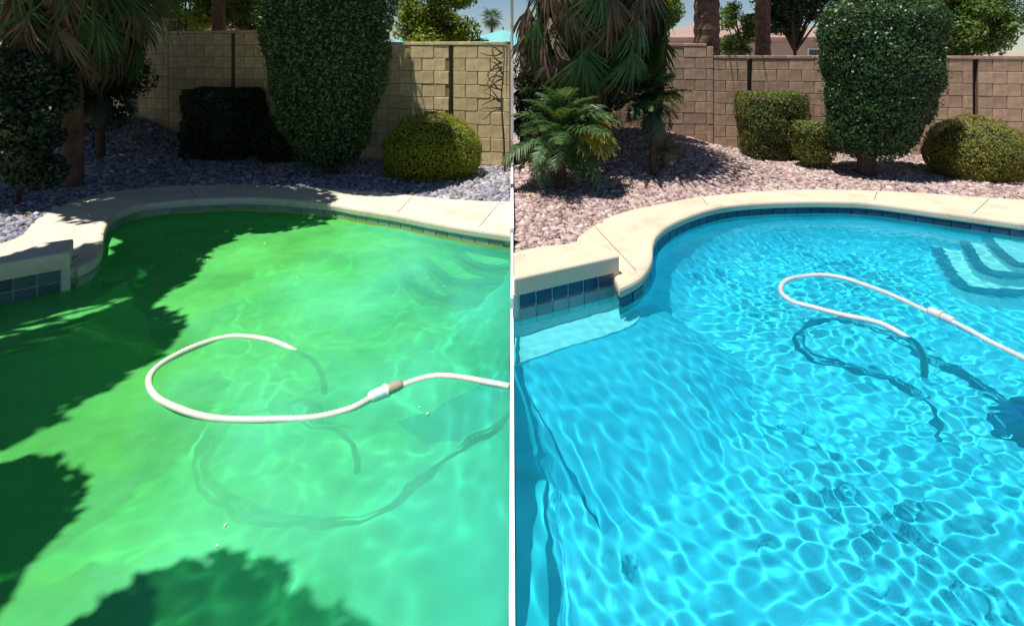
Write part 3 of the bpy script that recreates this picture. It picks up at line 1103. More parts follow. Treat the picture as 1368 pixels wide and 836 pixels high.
def hedge(name, label, base, prof, n, size, m, group=None, squash=.8, seed=0, trunk=None, box=2.0, top_m=None, shift=None, cat='hedge', depth=.10, lean=0.0, spread=.9):
    """clipped plant: prof = [(z, half width)], box = superellipse power of the plan"""
    root = empty(name, base, label, cat, group)
    rng = np.random.RandomState(seed)
    zs = np.array([p[0] for p in prof]); rs = np.array([p[1] for p in prof])
    sh = np.array(shift if shift else [0] * len(prof))
    # side surface, weighted by radius, plus the top cap
    H = zs[-1] - zs[0]
    zz = rng.uniform(zs[0], zs[-1], n)
    acc = rng.uniform(0, rs.max(), n) < np.interp(zz, zs, rs) + .05
    zz = zz[acc]
    k = len(zz)
    a = rng.uniform(0, 2 * math.pi, k)
    c, s = np.cos(a), np.sin(a)
    se = (np.abs(c) ** box + np.abs(s) ** box) ** (-1 / box)
    rr = np.interp(zz, zs, rs) * se
    slope = np.gradient(rs, zs)
    nz = -np.interp(zz, zs, slope)
    dep = rng.exponential(depth, k)
    dep = np.where(rng.uniform(0, 1, k) < .03, -rng.uniform(.0, .06, k), dep)
    pos = np.stack([c * rr, s * rr * squash, zz], 1)
    lm = lump(pos, 4.5, seed) * .06 + lump(pos, 13, seed + 3) * .035
    nr = np.stack([c, s, np.clip(nz, -2, 2)], 1)
    nr /= np.linalg.norm(nr, axis=1)[:, None]
    pos += nr * (lm - dep)[:, None]
    # cap
    kt = int(n * .22 * min(1, (rs[-1] / .42) ** 2))
    if kt:
        q = np.sqrt(rng.uniform(0, 1, kt)); a2 = rng.uniform(0, 6.283, kt)
        c2, s2 = np.cos(a2), np.sin(a2)
        se2 = (np.abs(c2) ** box + np.abs(s2) ** box) ** (-1 / box)
        p2 = np.stack([c2 * q * rs[-1] * se2, s2 * q * rs[-1] * se2 * squash, np.full(kt, zs[-1]) - rng.exponential(depth * .5, kt)], 1)
        p2[:, 2] += lump(p2, 5, seed) * .04
        pos = np.concatenate([pos, p2]); nr = np.concatenate([nr, np.tile([0, 0, 1.], (kt, 1))])
    pos[:, 0] += np.interp(pos[:, 2], zs, sh)
    pos[:, 1] -= lean * np.clip(pos[:, 2], 0, 9)
    leaves('foliage', pos, nr, size, m, root, seed=seed, spread=spread)
    # dark inner hull added to block light between the leaves
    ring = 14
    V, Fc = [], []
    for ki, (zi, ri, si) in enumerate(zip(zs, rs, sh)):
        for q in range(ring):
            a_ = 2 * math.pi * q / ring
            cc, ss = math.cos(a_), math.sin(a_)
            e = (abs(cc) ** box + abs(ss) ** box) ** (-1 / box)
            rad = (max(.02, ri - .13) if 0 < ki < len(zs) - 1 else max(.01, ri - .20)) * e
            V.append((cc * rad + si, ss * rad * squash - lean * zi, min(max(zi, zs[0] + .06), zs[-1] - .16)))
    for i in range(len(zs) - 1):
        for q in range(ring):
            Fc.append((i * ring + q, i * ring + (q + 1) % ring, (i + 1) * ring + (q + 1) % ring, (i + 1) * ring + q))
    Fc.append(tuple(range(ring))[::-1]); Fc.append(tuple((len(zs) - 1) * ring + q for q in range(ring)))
    obj('dark_hull', V, Fc, M['core'], root)
    if trunk:
        r0, r1, h = trunk
        parts = []
        for (dx, dy, tx, ty) in ((0, 0, .02, .03), (.03, .02, .16, .05), (-.03, 0, -.15, .04)):
            pts = [Vector((dx, dy, -.08)), Vector((dx + (tx - dx) * .3, dy, h * .5)), Vector((tx, ty, h))]
            parts.append(tube(pts, [r0, (r0 + r1) / 2, r1], 8))
        obj('trunk', *merge(parts), M['bark'], root)
    return root


# left yard clipped plants
b = P(440, 231)
hedge('column_hedge', 'tall tapering glossy hedge column of the left yard shading the round bush', (b.x, b.y, tz(b.x, b.y)),
      [(.10, .16), (.2, .38), (.45, .52), (.8, .62), (1.2, .72), (1.7, .80), (2.2, .87), (2.8, .96), (3.3, .95), (3.55, .6)],
      46000, .048, M['hedge'], 'clipped hedge columns', .85, 1, (.07, .045, .5),
      shift=[-.06, -.03, .02, .05, .10, .13, .16, .24, .26, .26], depth=.06, lean=.27)
b = P(577, 231)
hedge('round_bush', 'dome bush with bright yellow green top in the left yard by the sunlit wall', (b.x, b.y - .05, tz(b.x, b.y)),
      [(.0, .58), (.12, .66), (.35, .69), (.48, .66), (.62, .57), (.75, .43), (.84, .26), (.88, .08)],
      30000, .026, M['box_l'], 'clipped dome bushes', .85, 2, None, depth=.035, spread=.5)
b = D(305, 190, 9.0)
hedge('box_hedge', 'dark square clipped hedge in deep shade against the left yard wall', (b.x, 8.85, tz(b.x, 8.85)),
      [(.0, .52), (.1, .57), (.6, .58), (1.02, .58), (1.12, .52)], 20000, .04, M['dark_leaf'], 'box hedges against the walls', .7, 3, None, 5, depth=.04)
b = P(372, 212)
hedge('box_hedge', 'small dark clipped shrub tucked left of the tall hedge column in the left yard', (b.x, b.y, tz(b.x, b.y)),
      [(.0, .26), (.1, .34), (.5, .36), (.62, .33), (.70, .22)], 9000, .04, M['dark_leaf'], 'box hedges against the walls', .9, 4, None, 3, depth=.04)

# right yard clipped plants
b = P(1158, 233)
hedge('column_hedge', 'tall glossy hedge column on a bare stem in the right yard above its round shadow', (b.x, b.y, tz(b.x, b.y)),
      [(.24, .20), (.34, .43), (.6, .57), (1.0, .68), (1.5, .76), (1.95, .79), (2.25, .78), (2.42, .66), (2.50, .42)],
      44000, .045, M['hedge'], 'clipped hedge columns', .85, 5, (.085, .05, .5),
      shift=[.05, .06, .09, .15, .18, .19, .19, .19, .19], depth=.06)
b = P(1301, 232)
hedge('round_bush', 'dome bush with olive yellow top at the right edge of the right yard', (b.x, b.y - .05, tz(b.x, b.y)),
      [(.0, .58), (.12, .66), (.32, .70), (.45, .67), (.58, .58), (.70, .45), (.80, .28), (.85, .10)],
      26000, .026, M['box_r'], 'clipped dome bushes', .85, 6, None, depth=.035, spread=.5)
b = P(1031, 209)
hedge('box_hedge', 'square green box hedge with yellowish flat top in the right yard', (b.x, b.y, tz(b.x, b.y)),
      [(.0, .40), (.1, .48), (.6, .51), (1.0, .52), (1.08, .47)], 18000, .032, M['box_g'], 'box hedges against the walls', .8, 7, None, 5, depth=.035, spread=.5)
b = P(1088, 222)
hedge('box_hedge', 'smallest clipped shrub between the square box hedge and the tall column of the right yard', (b.x, b.y, tz(b.x, b.y)),
      [(.06, .18), (.2, .28), (.5, .31), (.62, .30), (.70, .22)], 9000, .032, M['box_g'], 'box hedges against the walls', .9, 8, (.03, .02, .2), 3, depth=.035, spread=.5)


def clump_points(centres, n, seed, fuzz=.30):
    rng = np.random.RandomState(seed)
    P_, N_ = [], []
    tot = sum(r ** 2 for _, r in centres)
    for c, r in centres:
        k = int(n * r * r / tot)
        v = rng.normal(0, 1, (k, 3))
        v /= np.linalg.norm(v, axis=1)[:, None]
        rad = r * (1 + fuzz * .4 - rng.exponential(fuzz, k).clip(0, 1.0))
        p = v * rad[:, None] * np.array([1, 1, .75]) + np.array(c)
        p += (lump(p, 3.0, seed) * r * .25)[:, None] * v
        P_.append(p); N_.append(v + np.array([0, 0, .4]))
    return np.concatenate(P_), np.concatenate(N_)


def tree(name, label, base, top, crowns, n, size, m, group=None, r0=.12, seed=0, bark=None, cat='tree', asp=.5, fuzz=.30, gap=None):
    """trunk with a limb to each clump; crowns = [(offset xyz, radius)] relative to the base"""
    root = empty(name, base, label, cat, group)
    rng = random.Random(seed)
    fork = Vector(top)
    parts = [tube([Vector((0, 0, -.1)), fork * .5 + Vector((rng.uniform(-.06, .06), 0, 0)), fork], [r0 * 1.15, r0 * .85, r0 * .6], 9)]
    for c, r in crowns:
        c = Vector(c)
        mid = fork.lerp(c, .5) + Vector((rng.uniform(-.1, .1), rng.uniform(-.1, .1), r * .15))
        parts.append(tube([fork, mid, c], [r0 * .5, r0 * .3, r0 * .12], 6))
        for _ in range(4):
            e = c + Vector((rng.uniform(-1, 1), rng.uniform(-1, 1), rng.uniform(-.7, .8))) * r * .8
            parts.append(tube([mid.lerp(c, .6), c.lerp(e, .5), e], [r0 * .15, r0 * .1, r0 * .04], 5))
    obj('trunk', *merge(parts), bark or M['bark'], root)
    p, nn = clump_points(crowns, n, seed, fuzz)
    if gap:
        # leaves cut out along the sun direction so a strip of bench is lit
        (gx, gy, gz), (ex, ey), hl, hw = gap
        wx, wy, wz = p[:, 0] + base[0], p[:, 1] + base[1], p[:, 2] + base[2]
        k = (wz - gz) / SUN.z
        qx, qy = wx - SUN.x * k - gx, wy - SUN.y * k - gy
        al, ac = qx * ex + qy * ey, -qx * ey + qy * ex
        keep = (al / hl) ** 2 + (ac / hw) ** 2 > 1
        p, nn = p[keep], nn[keep]
    leaves('crown', p, nn, size, m, root, asp=asp, seed=seed)
    return root


def blobs(cx, cy, cz, rx, ry, rz, n, rmin, rmax, seed):
    rng = random.Random(seed)
    out = []
    for _ in range(n):
        a = rng.uniform(0, 6.283); q = rng.uniform(.2, 1) ** .6; h = rng.uniform(-1, 1)
        w_ = math.sqrt(max(0, 1 - h * h))
        out.append(((cx + rx * q * w_ * math.cos(a), cy + ry * q * w_ * math.sin(a), cz + rz * h * q), rng.uniform(rmin, rmax)))
    return out


# trees whose crowns hang over the left yard, above the frame
ga, gb = U(10, 462, -.4), U(118, 430, -.4)
gd = Vector((gb.x - ga.x, gb.y - ga.y)).normalized()
GAP = ((ga.x * .5 + gb.x * .5, ga.y * .5 + gb.y * .5 - .05, -.4), (gd.x, gd.y), .62, .13)  # bench strip kept sunlit by cutting leaves from the crowns
tree('shade_tree', 'big leafy tree at the left whose crown shades the gravel of the left yard', (-8.3, 6.0, 0), (.4, .3, 2.8),
     blobs(2.6, 1.9, 4.6, 3.2, 2.4, .7, 40, .7, 1.05, 5) + blobs(3.6, -.6, 4.6, 1.3, .35, .4, 8, .45, .6, 8) + blobs(3.75, -1.35, 4.5, .5, .2, .2, 5, .36, .45, 4), 120000, .15, M['tree_leaf'], None, .2, 51, asp=.6, gap=GAP)
tree('shade_tree', 'leafy tree left of the green pool shading its left side', (-6.4, 1.6, 0), (.2, .2, 2.8),
     blobs(1.35, .45, 4.4, 1.0, 1.3, .5, 24, .42, .7, 6) + blobs(2.12, 1.75, 4.4, .2, .9, .3, 13, .34, .46, 9) + blobs(2.68, .95, 4.4, .15, .55, .25, 8, .26, .38, 12), 66000, .13, M['tree_leaf'], None, .17, 52, asp=.6,
     gap=((ga.x * .5 + gb.x * .5, ga.y * .5 + gb.y * .5 - .05, -.4), (gd.x, gd.y), .62, .13))
tree('shade_tree', 'unseen leafy tree beside the viewer added to shade the near end of the green pool', (-3.4, -.9, 0), (.2, .1, 2.6),
     blobs(1.42, 1.42, 3.5, 1.45, .6, .35, 34, .16, .38, 7) + blobs(2.1, 1.3, 3.5, .45, .35, .25, 9, .16, .3, 3) + blobs(.3, 2.2, 3.5, .4, .3, .3, 4, .3, .45, 3), 44000, .12, M['tree_leaf'], None, .14, 53, asp=.6)  # out-of-view crown added to cast the shade on the near water


# ---- palms
def fan_frond(name, m, R_=.75, blades=22, pet=.5, droop=.35, spread=R(260), seed=0, rag=.15):
    """fan leaf along +X: stalk, then folded blades"""
    rng = random.Random(seed)
    V, Fc, T = [], [], []
    v, f = tube([Vector((0, 0, 0)), Vector((pet * .6, 0, .02)), Vector((pet, 0, 0))], [.014, .011, .008], 5)
    V += v; Fc += f; T += [.2] * len(v)
    for i in range(blades):
        a = -spread / 2 + spread * i / (blades - 1) + rng.uniform(-.05, .05)
        L = R_ * (1 - .25 * abs(a) / (spread / 2)) * rng.uniform(1 - rag, 1 + rag * .3)
        w_ = .017 * rng.uniform(.7, 1.3)
        dx, dy = math.cos(a), math.sin(a)
        px_, py_ = -dy, dx
        o = len(V)
        tt = rng.random()
        for t, ww, fold in ((.0, .2, .0), (.35, 1, .012), (.7, .75, .010), (1, .05, 0)):
            x = pet + dx * L * t
            y = dy * L * t
            z = -droop * L * (t ** 2.2) + rng.uniform(-.01, .01)
            V += [Vector((x + px_ * w_ * ww, y + py_ * w_ * ww, z + fold)), Vector((x, y, z)), Vector((x - px_ * w_ * ww, y - py_ * w_ * ww, z + fold))]
            T += [tt] * 3
        for s in range(3):
            Fc += [(o + 3 * s, o + 3 * s + 3, o + 3 * s + 4, o + 3 * s + 1), (o + 3 * s + 1, o + 3 * s + 4, o + 3 * s + 5, o + 3 * s + 2)]
    return mesh_np(name, V, Fc, m, False, T)


def feather_frond(name, m, L=.9, pairs=26, leaf=.22, arch=.5, seed=0, wd=.010):
    rng = random.Random(seed)
    spine = [Vector((L * t * (1 - .18 * t * arch), 0, L * (.55 * t - .95 * arch * t * t))) for t in np.linspace(0, 1, 10)]
    V, Fc = tube(spine, [.009 * (1 - .8 * i / 9) for i in range(10)], 5)
    T = [.5] * len(V)
    for i in range(pairs):
        t = .12 + .88 * i / (pairs - 1)
        x = t * 9
        a = spine[min(9, int(x))].lerp(spine[min(9, int(x) + 1)], x - int(x))
        d = (spine[min(9, int(x) + 1)] - spine[max(0, int(x) - 1)]).normalized() if int(x) < 9 else (spine[9] - spine[8]).normalized()
        up = Vector((0, 1, 0)).cross(d).normalized() * -1
        ln = leaf * (math.sin(math.pi * min(1, t * .85 + .12)) ** .6) * rng.uniform(.8, 1.15)
        for sd in (-1, 1):
            side = (Vector((0, sd, 0)) * .85 + d * .55 + up * rng.uniform(.0, .35)).normalized()
            tip = a + side * ln + Vector((0, 0, -ln * rng.uniform(.15, .5)))
            mid = a + side * ln * .55 + Vector((0, 0, -.02 * ln))
            o = len(V)
            V += [a - d * wd, mid - d * wd, tip, mid + d * wd, a + d * wd]
            Fc += [(o, o + 1, o + 3, o + 4), (o + 1, o + 2, o + 3)]
            T += [rng.random()] * 5
    return mesh_np(name, V, Fc, m, False, T)


fans_dead = [fan_frond('frond', M['frond_dead'], .80, 26, .40, .25, R(85), 10 + i, .45) for i in range(4)]
fans_hang = [fan_frond('frond', M['frond_green'], .80, 26, .42, .3, R(100), 15 + i, .35) for i in range(3)]
fans_green = [fan_frond('frond', M['frond_green'], .80, 24, .55, .35, R(230), 20 + i) for i in range(3)]
fans_lime = [fan_frond('frond', M['frond_lime'], .70, 24, .45, .35, R(220), 30 + i) for i in range(2)]


def trunk_obj(root, h, r0, r1, m, rings=True, lean=(0, 0)):
    n = int(h / .12) + 2
    pts = [Vector((lean[0] * (i / n), lean[1] * (i / n), -.1 + (h + .1) * i / n)) for i in range(n + 1)]
    rad = [(r0 + (r1 - r0) * i / n) * (1.07 if i % 2 else .97) for i in range(n + 1)]
    return obj('trunk', *tube(pts, rad, 12), m, root)


def fan_palm(label, base, h, r, n_dead, n_green, skirt_z, spreadr, seed, lime=0, n_hang=60):
    root = empty('fan_palm', base, label, 'palm')
    rng = random.Random(seed)
    trunk_obj(root, h, r, r * .85, M['palm_bark'])
    for i in range(n_dead + n_hang):
        z = rng.uniform(skirt_z, h - .1)
        a = rng.uniform(0, 2 * math.pi)
        # hanging dead leaf: stalk points out and down
        pitch = R(rng.uniform(70, 96))
        out = rng.uniform(.1, spreadr)
        M4 = Matrix.Translation((math.cos(a) * out, math.sin(a) * out, z)) @ Matrix.Rotation(a, 4, 'Z') @ Matrix.Rotation(pitch, 4, 'Y') @ Matrix.Rotation(rng.uniform(-.8, .8), 4, 'X')
        inst('frond', rng.choice(fans_dead if i < n_dead else fans_hang), root, M4 @ Matrix.Scale(rng.uniform(.8, 1.15), 4))
    for i in range(n_green):
        a = rng.uniform(0, 2 * math.pi)
        e = rng.uniform(-.7, 1.2)
        M4 = Matrix.Translation((0, 0, h + .05 - .3 * (e < 0))) @ Matrix.Rotation(a, 4, 'Z') @ Matrix.Rotation(-e, 4, 'Y') @ Matrix.Rotation(rng.uniform(-.5, .5), 4, 'X')
        me = rng.choice(fans_lime) if i < lime else rng.choice(fans_green)
        inst('frond', me, root, M4 @ Matrix.Scale(rng.uniform(1.1, 1.5), 4))
    return root


# left yard: thatched palm in the top left corner
fan_palm('shaggy fan palm with brown hanging thatch in the top left corner', (-5.62, 6.9, tz(-5.62, 6.9)), 3.3, .11, 110, 26, 2.35, .6, 61, n_hang=50)
# right yard: thatched palm
fan_palm('big fan palm with brown and dark green hanging thatch in the right yard', (1.17, 7.9, tz(1.17, 7.9)), 3.6, .14, 110, 30, 1.95, .95, 62, n_hang=110)


def feather_palm(name, label, base, h, r, fr, n, seed, elev=(.1, 1.2), lime=None, nl=0, scale=(.8, 1.15), cat='palm', stem=None):
    root = empty(name, base, label, cat)
    rng = random.Random(seed)
    if h > 0:
        trunk_obj(root, h, r, r * .9, stem or M['bark'])
    for i in range(n):
        a = 2 * math.pi * (i * .618 % 1) + rng.uniform(-.2, .2)
        e = rng.uniform(*elev)
        M4 = Matrix.Translation((0, 0, h)) @ Matrix.Rotation(a, 4, 'Z') @ Matrix.Rotation(-e, 4, 'Y')
        inst('frond', rng.choice(fr), root, M4 @ Matrix.Scale(rng.uniform(*scale), 4))
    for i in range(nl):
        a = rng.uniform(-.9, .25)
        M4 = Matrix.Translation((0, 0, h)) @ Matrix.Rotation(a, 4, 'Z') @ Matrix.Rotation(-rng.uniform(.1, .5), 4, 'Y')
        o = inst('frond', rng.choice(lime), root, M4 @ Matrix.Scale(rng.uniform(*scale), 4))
        o['label'] = 'yellow sunlit frond'
    return root


ff_green = [feather_frond('frond', M['frond_green'], .80, 26, .24, .55 + .1 * i, 40 + i, .011) for i in range(3)]
ff_dark = [feather_frond('frond', M['dark_leaf'], .75, 26, .26, .6 + .15 * i, 50 + i, .014) for i in range(3)]
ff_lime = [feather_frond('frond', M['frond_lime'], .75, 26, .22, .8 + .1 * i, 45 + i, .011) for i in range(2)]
ff_dry = [feather_frond('frond', M['dry_leaf'], .55, 20, .16, .7, 48 + i, .009) for i in range(2)]

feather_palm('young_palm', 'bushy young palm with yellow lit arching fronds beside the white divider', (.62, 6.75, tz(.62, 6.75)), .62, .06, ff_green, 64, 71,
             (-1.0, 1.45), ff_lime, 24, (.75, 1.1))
feather_palm('slim_palm', 'slim dark stemmed palm with dense crown before the right yard wall', (1.92, 7.35, tz(1.92, 7.35)), .98, .05, ff_dark + ff_green[:1], 44, 72,
             (-1.0, 1.3), ff_lime, 4, (.5, .8))
feather_palm('dry_plant', 'low straw coloured dry plant right of the slim palm stem', (2.12, 7.55, tz(2.12, 7.55)), .22, .025, ff_dry, 16, 73,
             (-.3, 1.1), scale=(.6, .9), cat='plant')
feather_palm('slim_palm', 'slim palm with dark drooping crown standing in the shade of the left yard', (-6.15, 8.05, tz(-6.15, 8.05)), .95, .06, ff_dark, 40, 74,
             (-1.1, 1.25), scale=(.65, .95))
# leafy growth under the palms
def shrub(name, label, base, crowns, n, size, m, seed, asp=.45, cat='shrub'):
    return tree(name, label, base, (0, 0, .25), crowns, n, size, m, None, .035, seed, cat=cat, asp=asp)


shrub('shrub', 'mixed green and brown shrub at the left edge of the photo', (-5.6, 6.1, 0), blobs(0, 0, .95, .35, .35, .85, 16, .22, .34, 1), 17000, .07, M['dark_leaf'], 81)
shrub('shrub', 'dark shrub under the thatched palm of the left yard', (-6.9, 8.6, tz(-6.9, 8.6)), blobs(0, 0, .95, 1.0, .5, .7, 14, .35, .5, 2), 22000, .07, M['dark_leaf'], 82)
shrub('shrub', 'dark dense shrub added for the deep shade behind the hanging thatch of the right yard', (1.35, 9.15, tz(1.35, 9.15)), blobs(0, 0, .9, 1.15, .4, .7, 16, .35, .5, 3), 26000, .07, M['dark_leaf'], 83)  # added leaf mass that stands for the near-black shade under the palm
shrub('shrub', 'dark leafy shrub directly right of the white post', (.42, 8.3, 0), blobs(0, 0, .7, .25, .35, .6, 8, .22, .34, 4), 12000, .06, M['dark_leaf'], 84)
shrub('climbing_shrub', 'yellow tipped leafy climber right of the hanging thatch', (2.45, 8.9, tz(2.45, 8.9)), blobs(0, 0, 2.0, .25, .2, .55, 8, .16, .26, 9), 9000, .06, M['lime_leaf'], 85)

# ---- beyond the walls
BG = 'trees beyond the walls'
def gtree(label, px, d, zc, rx, rz, k, n, size, m, seed, rmin=.16, rmax=.38, r0=.06):
    tree('garden_tree', label, tuple(D(px, 70, d).xy) + (0,), (0, 0, 1.7), blobs(0, 0, zc, rx, .8, rz, k, rmin, rmax, seed), n, size, m, BG, r0, seed, fuzz=.55)


gtree('bright yellow green tree behind the left wall just right of the hedge column', 580, 11.5, 2.55, .66, 1.1, 44, 20000, .085, M['lime_leaf'], 11)
gtree('green tree behind the shaded left wall, left of the hedge column', 345, 13, 2.9, 1.1, .9, 30, 12000, .10, M['tree_leaf'], 12)
gtree('sunlit lime tree behind the tall shaded left wall beside a dark palm trunk', 250, 13, 2.9, 1.0, .8, 24, 9000, .10, M['lime_leaf'], 13)
gtree('yellow green tree behind the right wall between hedge column and sky', 1285, 11.5, 2.45, .9, 1.25, 56, 30000, .085, M['tree_leaf'], 14)
gtree('lime tinted tree directly behind the top of the right hedge column', 1200, 12.5, 2.9, 1.1, .9, 30, 12000, .09, M['lime_leaf'], 15)
gtree('dark tree behind the right wall above the square box hedge', 1062, 12, 2.75, .75, .65, 26, 10000, .085, M['dark_leaf'], 16)
gtree('small loose green tree behind the raised right wall beside the palm trunk', 988, 13, 2.3, .45, .6, 14, 4000, .08, M['tree_leaf'], 17, .12, .25)


def bare_palm(label, px, d, r, h, seed):
    c = D(px, 70, d)
    root = empty('palm_trunk_tree', (c.x, c.y, 0), label, 'palm', 'palms beyond the walls')
    trunk_obj(root, h, r, r * .9, M['palm_bark'])
    rng = random.Random(seed)
    for i in range(22):
        a = rng.uniform(0, 6.283); e = rng.uniform(-.8, 1.2)
        M4 = Matrix.Translation((0, 0, h)) @ Matrix.Rotation(a, 4, 'Z') @ Matrix.Rotation(-e, 4, 'Y')
        inst('frond', rng.choice(fans_green), root, M4 @ Matrix.Scale(rng.uniform(1.1, 1.4), 4))
    return root


bare_palm('thick brown palm trunk rising behind the raised end of the right wall', 944, 10.6, .25, 5.2, 1)
bare_palm('dark palm trunk rising behind the tall left wall, left of the other', 211, 11.6, .22, 5.4, 2)
bare_palm('slimmer dark palm trunk behind the left wall left of the box hedge', 292, 11.8, .14, 5.0, 3)
bare_palm('dark palm trunk behind the right wall above the square box hedge', 1019, 11.6, .16, 5.0, 4)
# tiny palm against the sky
c = D(657, 70, 30)
root = empty('distant_palm', (c.x, c.y, 0), 'tiny distant palm against the sky above the sunlit left wall', 'palm')
trunk_obj(root, 3.6, .09, .07, M['palm_bark'])
for i in range(26):
    M4 = Matrix.Translation((0, 0, 3.6)) @ Matrix.Rotation(i * 2.4, 4, 'Z') @ Matrix.Rotation(-(-1.2 + 2.4 * (i / 26)), 4, 'Y')
    inst('frond', fans_green[i % 3], root, M4 @ Matrix.Scale(.62, 4))


def parasol(label, px, d, ztop, r, drop):
    c = D(px, 70, d)
    root = empty('parasol', (c.x, c.y, 0), label, 'parasol', 'turquoise parasols beyond the walls')
    V = [(0, 0, ztop)]
    n = 8
    for ring, (rr, zz) in enumerate(((.5, ztop - drop * .42), (1, ztop - drop), (1.0, ztop - drop - .14))):
        for k in range(16):
            a = k * math.pi / 8
            q = r * rr * (1 if k % 2 == 0 else .955)
            V.append((math.cos(a) * q, math.sin(a) * q, zz))
    Fc = [(0, 1 + k, 1 + (k + 1) % 16) for k in range(16)]
    for g in range(2):
        for k in range(16):
            a, b_ = 1 + g * 16 + k, 1 + g * 16 + (k + 1) % 16
            Fc.append((a, a + 16, b_ + 16, b_))
    o = obj('canopy', V, Fc, M['turq'], root)
    obj('pole', *tube([Vector((0, 0, 0)), Vector((0, 0, ztop + .06))], .022, 8), M['metal'], root)
    for k in range(n):
        a = k * math.pi / 4
        obj('rib', *tube([Vector((0, 0, ztop - .03)), Vector((math.cos(a) * r * .98, math.sin(a) * r * .98, ztop - drop - .02))], .008, 5), M['metal'], root)


parasol('turquoise parasol top showing over the sunlit left wall near the white post', 672, 12.5, 2.22, 1.15, .38)
parasol('small turquoise parasol top peeking over the right wall beside the hedge column', 1258, 12.5, 1.92, .5, .3)
parasol('turquoise parasol corner showing just right of the left hedge column', 537, 12.8, 2.05, .35, .25)


# neighbouring house
def house(label, x0, x1, y0, y1, zw, zr, wins):
    root = empty('house', ((x0 + x1) / 2, y0, 0), label, 'house')
    ox, oy = (x0 + x1) / 2, y0
    V, Fc = boxdata(x0 - ox, x1 - ox, 0, y1 - y0, -.1, zw)
    obj('wall', V, Fc, M['stucco'], root)
    e = .35
    a, b_, c_, d_ = (x0 - ox - e, -e), (x1 - ox + e, -e), (x1 - ox + e, y1 - y0 + e), (x0 - ox - e, y1 - y0 + e)
    rx = (y1 - y0) / 2
    V = [(a[0], a[1], zw + .004), (b_[0], b_[1], zw + .004), (c_[0], c_[1], zw + .004), (d_[0], d_[1], zw + .004),
         (a[0], a[1], zw + .14), (b_[0], b_[1], zw + .14), (c_[0], c_[1], zw + .14), (d_[0], d_[1], zw + .14),
         (a[0] + rx, (y1 - y0) / 2, zr), (b_[0] - rx, (y1 - y0) / 2, zr)]
    Fc = [(3, 2, 1, 0), (0, 1, 5, 4), (1, 2, 6, 5), (2, 3, 7, 6), (3, 0, 4, 7), (4, 5, 9, 8), (6, 7, 8, 9), (5, 6, 9), (7, 4, 8)]
    obj('roof', V, Fc, M['roof'], root)
    for wx in wins:
        V, Fc = boxdata(wx - ox - .45, wx - ox + .45, -.03, .02, zw - 1.15, zw - .25)
        wn = obj('window', V, Fc, M['white'], root)
        V, Fc = boxdata(wx - ox - .39, wx - ox + .39, -.036, -.031, zw - 1.09, zw - .31)
        obj('pane', V, Fc, M['glass_dark'], wn)


house('pinkish tan stucco house with low roof beyond the right wall', 6.0, 12.6, 20, 25, 2.1, 3.0, (8.3, 11.4))
house('pale stucco house beyond the shaded left wall', -15.5, -7.5, 22, 27, 2.6, 3.9, (-12.5, -9.5))

# grey blue cloth over the wall by the post
cz = D(702, 62, 9.7)
V, Fc = [], []
nx_, nz_ = 10, 8
for i in range(nx_ + 1):
    for j in range(nz_ + 1):
        u_, v_ = i / nx_, j / nz_
        wdt = .18 + .20 * v_
        V.append((.42 - .16 + (u_ - .15) * wdt * 1.25, 9.66 - .05 * math.sin(u_ * 9) - .10 * v_, 2.12 - .60 * v_ + .02 * math.sin(u_ * 7)))
for i in range(nx_):
    for j in range(nz_):
        a = i * (nz_ + 1) + j
        Fc.append((a, a + nz_ + 1, a + nz_ + 2, a + 1))
o = obj('hanging_cloth', V, Fc, M['tarp'], None, True)
sd = o.modifiers.new('thickness', 'SOLIDIFY'); sd.thickness = .012
tag(o, 'grey blue cloth hanging on the dark wall beside the white post', 'cloth')

# bare twigs against the sunlit wall
tw = empty('bare_twigs', (-.12, 7.7, 0), 'bare dark twiggy branches before the sunlit wall beside the white post', 'plant')
rng = random.Random(5)
main = [Vector((.02, .0, -.05)), Vector((.0, 0, .5)), Vector((-.03, 0, 1.0)), Vector((.0, 0, 1.45)), Vector((.02, .02, 1.8))]
obj('stem', *tube(catmull(main, 5), [.02 - .014 * i / 20 for i in range(21)], 6), M['bark'], tw)
parts = []
for i in range(16):
    z = rng.uniform(.85, 1.7)
    a = rng.uniform(2.3, 3.9)
    p = Vector((-.02, 0, z))
    d_ = Vector((math.cos(a) * .8, math.sin(a) * .25, rng.uniform(-.1, .5)))
    pts = [p]
    for s in range(4):
        d_ = (d_ + Vector((rng.uniform(-.6, .5), rng.uniform(-.3, .3), rng.uniform(-.7, .5)))).normalized()
        pts.append(pts[-1] + d_ * .085)
    parts.append(tube(catmull(pts, 3), [.013 - .009 * q / 12 for q in range(13)], 5))
obj('twigs', *merge(parts), M['bark'], tw)


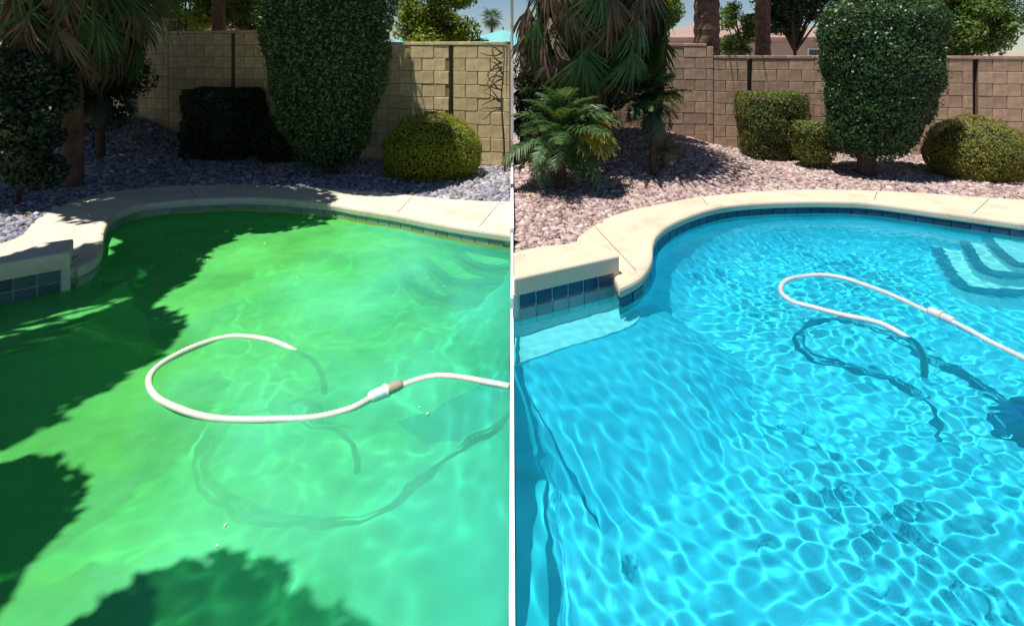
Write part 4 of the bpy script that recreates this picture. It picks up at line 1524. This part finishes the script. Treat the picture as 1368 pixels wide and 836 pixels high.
# ------------------------------------------------------------------ pool cleaner hoses
def hose(label, pix, m, mcuff_a, mcuff_b, conn, sub_from, rad=.022, end=None):
    """floating ribbed hose traced on the water; the tail sinks under the surface"""
    root = empty('cleaner_hose', (0, 0, 0), label, 'hose')
    pts = []
    for i, (x, y) in enumerate(pix):
        s = max(0, sub_from - i)
        if s > 0:
            z = WZ - .012 - .13 * (s / sub_from) ** 1.3
            p = U(x, y, z)
        else:
            p = P(x, y, WZ + .004)
        pts.append(p)
    if end: pts.append(Vector(end))
    sm = catmull(pts, 14)
    # even spacing for the ribs
    L = [0]
    for a, b_ in zip(sm, sm[1:]): L.append(L[-1] + (b_ - a).length)
    st = .012
    n = int(L[-1] / st)
    out = []; j = 0
    for i in range(n + 1):
        s = i * st
        while j < len(L) - 2 and L[j + 1] < s: j += 1
        t = (s - L[j]) / max(1e-9, L[j + 1] - L[j])
        out.append(sm[j].lerp(sm[j + 1], min(1, t)))
    out = [p + Vector((0, 0, .003 * math.sin(i * .16))) for i, p in enumerate(out)]
    A, B = P(*conn[0], WZ), P(*conn[1], WZ)
    rads = [rad * (1.09 if i % 2 else .93) for i in range(len(out))]
    obj('hose', *tube(out, rads, 12), m, root, True)
    # swivel joint
    ax = (B - A); Lc = ax.length; t = ax.normalized()
    def seg(name, s0, s1, rr, mat_):
        pr = []; rd = []
        for k in range(9):
            u_ = k / 8
            pr.append(A + t * (s0 + (s1 - s0) * u_) + Vector((0, 0, .010)))
            rd.append(rr * (1 - .25 * (abs(2 * u_ - 1) ** 6)) * (1 + .03 * (k % 2)))
        obj(name, *tube(pr, rd, 14), mat_, root, True)
    seg('cuff', 0, Lc * .48, rad * 1.75, mcuff_a)
    seg('swivel', Lc * .50, Lc, rad * 1.55, mcuff_b)
    seg('collar', Lc * .44, Lc * .54, rad * 2.05, mcuff_a)
    return root


hose('cream floating cleaner hose looped on the green water', [(434, 527), (431, 505), (421, 486), (401, 470), (364, 456), (335, 450), (302, 451), (254, 465), (217, 485),
      (199, 506), (206, 527), (235, 545), (272, 556), (327, 561), (364, 561), (420, 557), (467, 547), (495, 533), (514, 525), (534, 516), (556, 508), (585, 503),
      (622, 505), (655, 511)], M['hose'], M['swivel_w'], M['swivel'], ((493, 534), (537, 515)), 4, .0172, (-.012, P(683, 517, WZ).y, WZ))
hose('pale grey floating cleaner hose bent in a long loop on the blue water', [(1236, 505), (1235, 490), (1233, 476), (1222, 456), (1198, 443), (1167, 430), (1124, 420), (1090, 412),
      (1060, 404), (1044, 391), (1047, 378), (1067, 370), (1097, 368), (1131, 373), (1167, 385), (1214, 405), (1248, 420), (1275, 432), (1318, 454),
      (1362, 476), (1420, 508), (1500, 560)], M['hose_r'], M['hose_r'], M['hose_r'], ((1241, 417), (1275, 432)), 4, .0195)

# ------------------------------------------------------------------ dark blue rounded body at the right edge, modelled as a pool cleaner
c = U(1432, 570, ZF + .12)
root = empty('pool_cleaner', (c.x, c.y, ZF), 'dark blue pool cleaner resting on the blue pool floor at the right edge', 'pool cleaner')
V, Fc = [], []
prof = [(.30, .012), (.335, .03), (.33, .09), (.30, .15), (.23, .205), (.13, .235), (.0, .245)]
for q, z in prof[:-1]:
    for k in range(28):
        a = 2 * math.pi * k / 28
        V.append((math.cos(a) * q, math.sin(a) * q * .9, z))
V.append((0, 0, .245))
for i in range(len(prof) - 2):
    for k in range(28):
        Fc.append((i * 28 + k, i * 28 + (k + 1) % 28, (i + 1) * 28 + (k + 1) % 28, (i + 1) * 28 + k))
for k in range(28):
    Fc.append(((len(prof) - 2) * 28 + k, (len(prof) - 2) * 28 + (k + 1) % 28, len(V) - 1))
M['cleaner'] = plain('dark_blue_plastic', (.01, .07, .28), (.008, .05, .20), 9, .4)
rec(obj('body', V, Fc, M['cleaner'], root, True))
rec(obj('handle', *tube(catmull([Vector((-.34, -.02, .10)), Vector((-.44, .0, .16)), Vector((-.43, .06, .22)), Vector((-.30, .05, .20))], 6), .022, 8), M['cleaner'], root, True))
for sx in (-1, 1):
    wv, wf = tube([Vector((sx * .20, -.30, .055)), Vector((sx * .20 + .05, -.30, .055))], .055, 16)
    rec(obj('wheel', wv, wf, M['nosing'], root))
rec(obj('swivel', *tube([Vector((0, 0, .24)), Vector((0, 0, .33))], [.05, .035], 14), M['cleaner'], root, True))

# ------------------------------------------------------------------ leaf litter on the gravel, specks on the green water
def litter(name, n, xr, yr, zf_, ok, size, m, seed, label, cat):
    g = np.random.RandomState(seed)
    X = g.uniform(*xr, n); Y = g.uniform(*yr, n)
    k = ok(X, Y); X, Y = X[k], Y[k]
    Z = zf_(X, Y)
    o = leaves(name, np.stack([X, Y, Z], 1), np.tile([0, 0, 1.], (len(X), 1)), size, m, None, asp=.35, spread=.25, seed=seed)
    tag(o, label, cat, kind='stuff')


litter('leaf_litter', 1500, (-8, 0), (4.3, 9.5), lambda x, y: terrain(x, y) + .045, lambda x, y: ~inside(deckOutL, x, y) & (y < wallL(x)), .06, M['dry_leaf'], 5,
       'dry leaves fallen on the blue grey gravel of the left yard', 'leaves')
litter('leaf_litter', 1300, (0.1, 8), (4.6, 9.5), lambda x, y: terrain(x, y) + .045, lambda x, y: ~inside(deckOutR, x, y) & (y < wallRy(x) - .05), .06, M['dry_leaf'], 6,
       'dry leaves fallen on the pink gravel of the right yard', 'leaves')
litter('floating_specks', 420, (-4.2, -.1), (1.2, 5.6), lambda x, y: WZ + .006 + 0 * x,
       lambda x, y: inside(offset(poolL, -.1), x, y) & ((np.abs(x + 2.9 + .1 * y) < .5 + .3 * np.sin(y * 3)) | (np.sin(x * 5 + 1) * np.sin(y * 4) > .75)), .016, M['white'], 7,
       'pale specks of pollen and foam floating on the green water', 'specks')
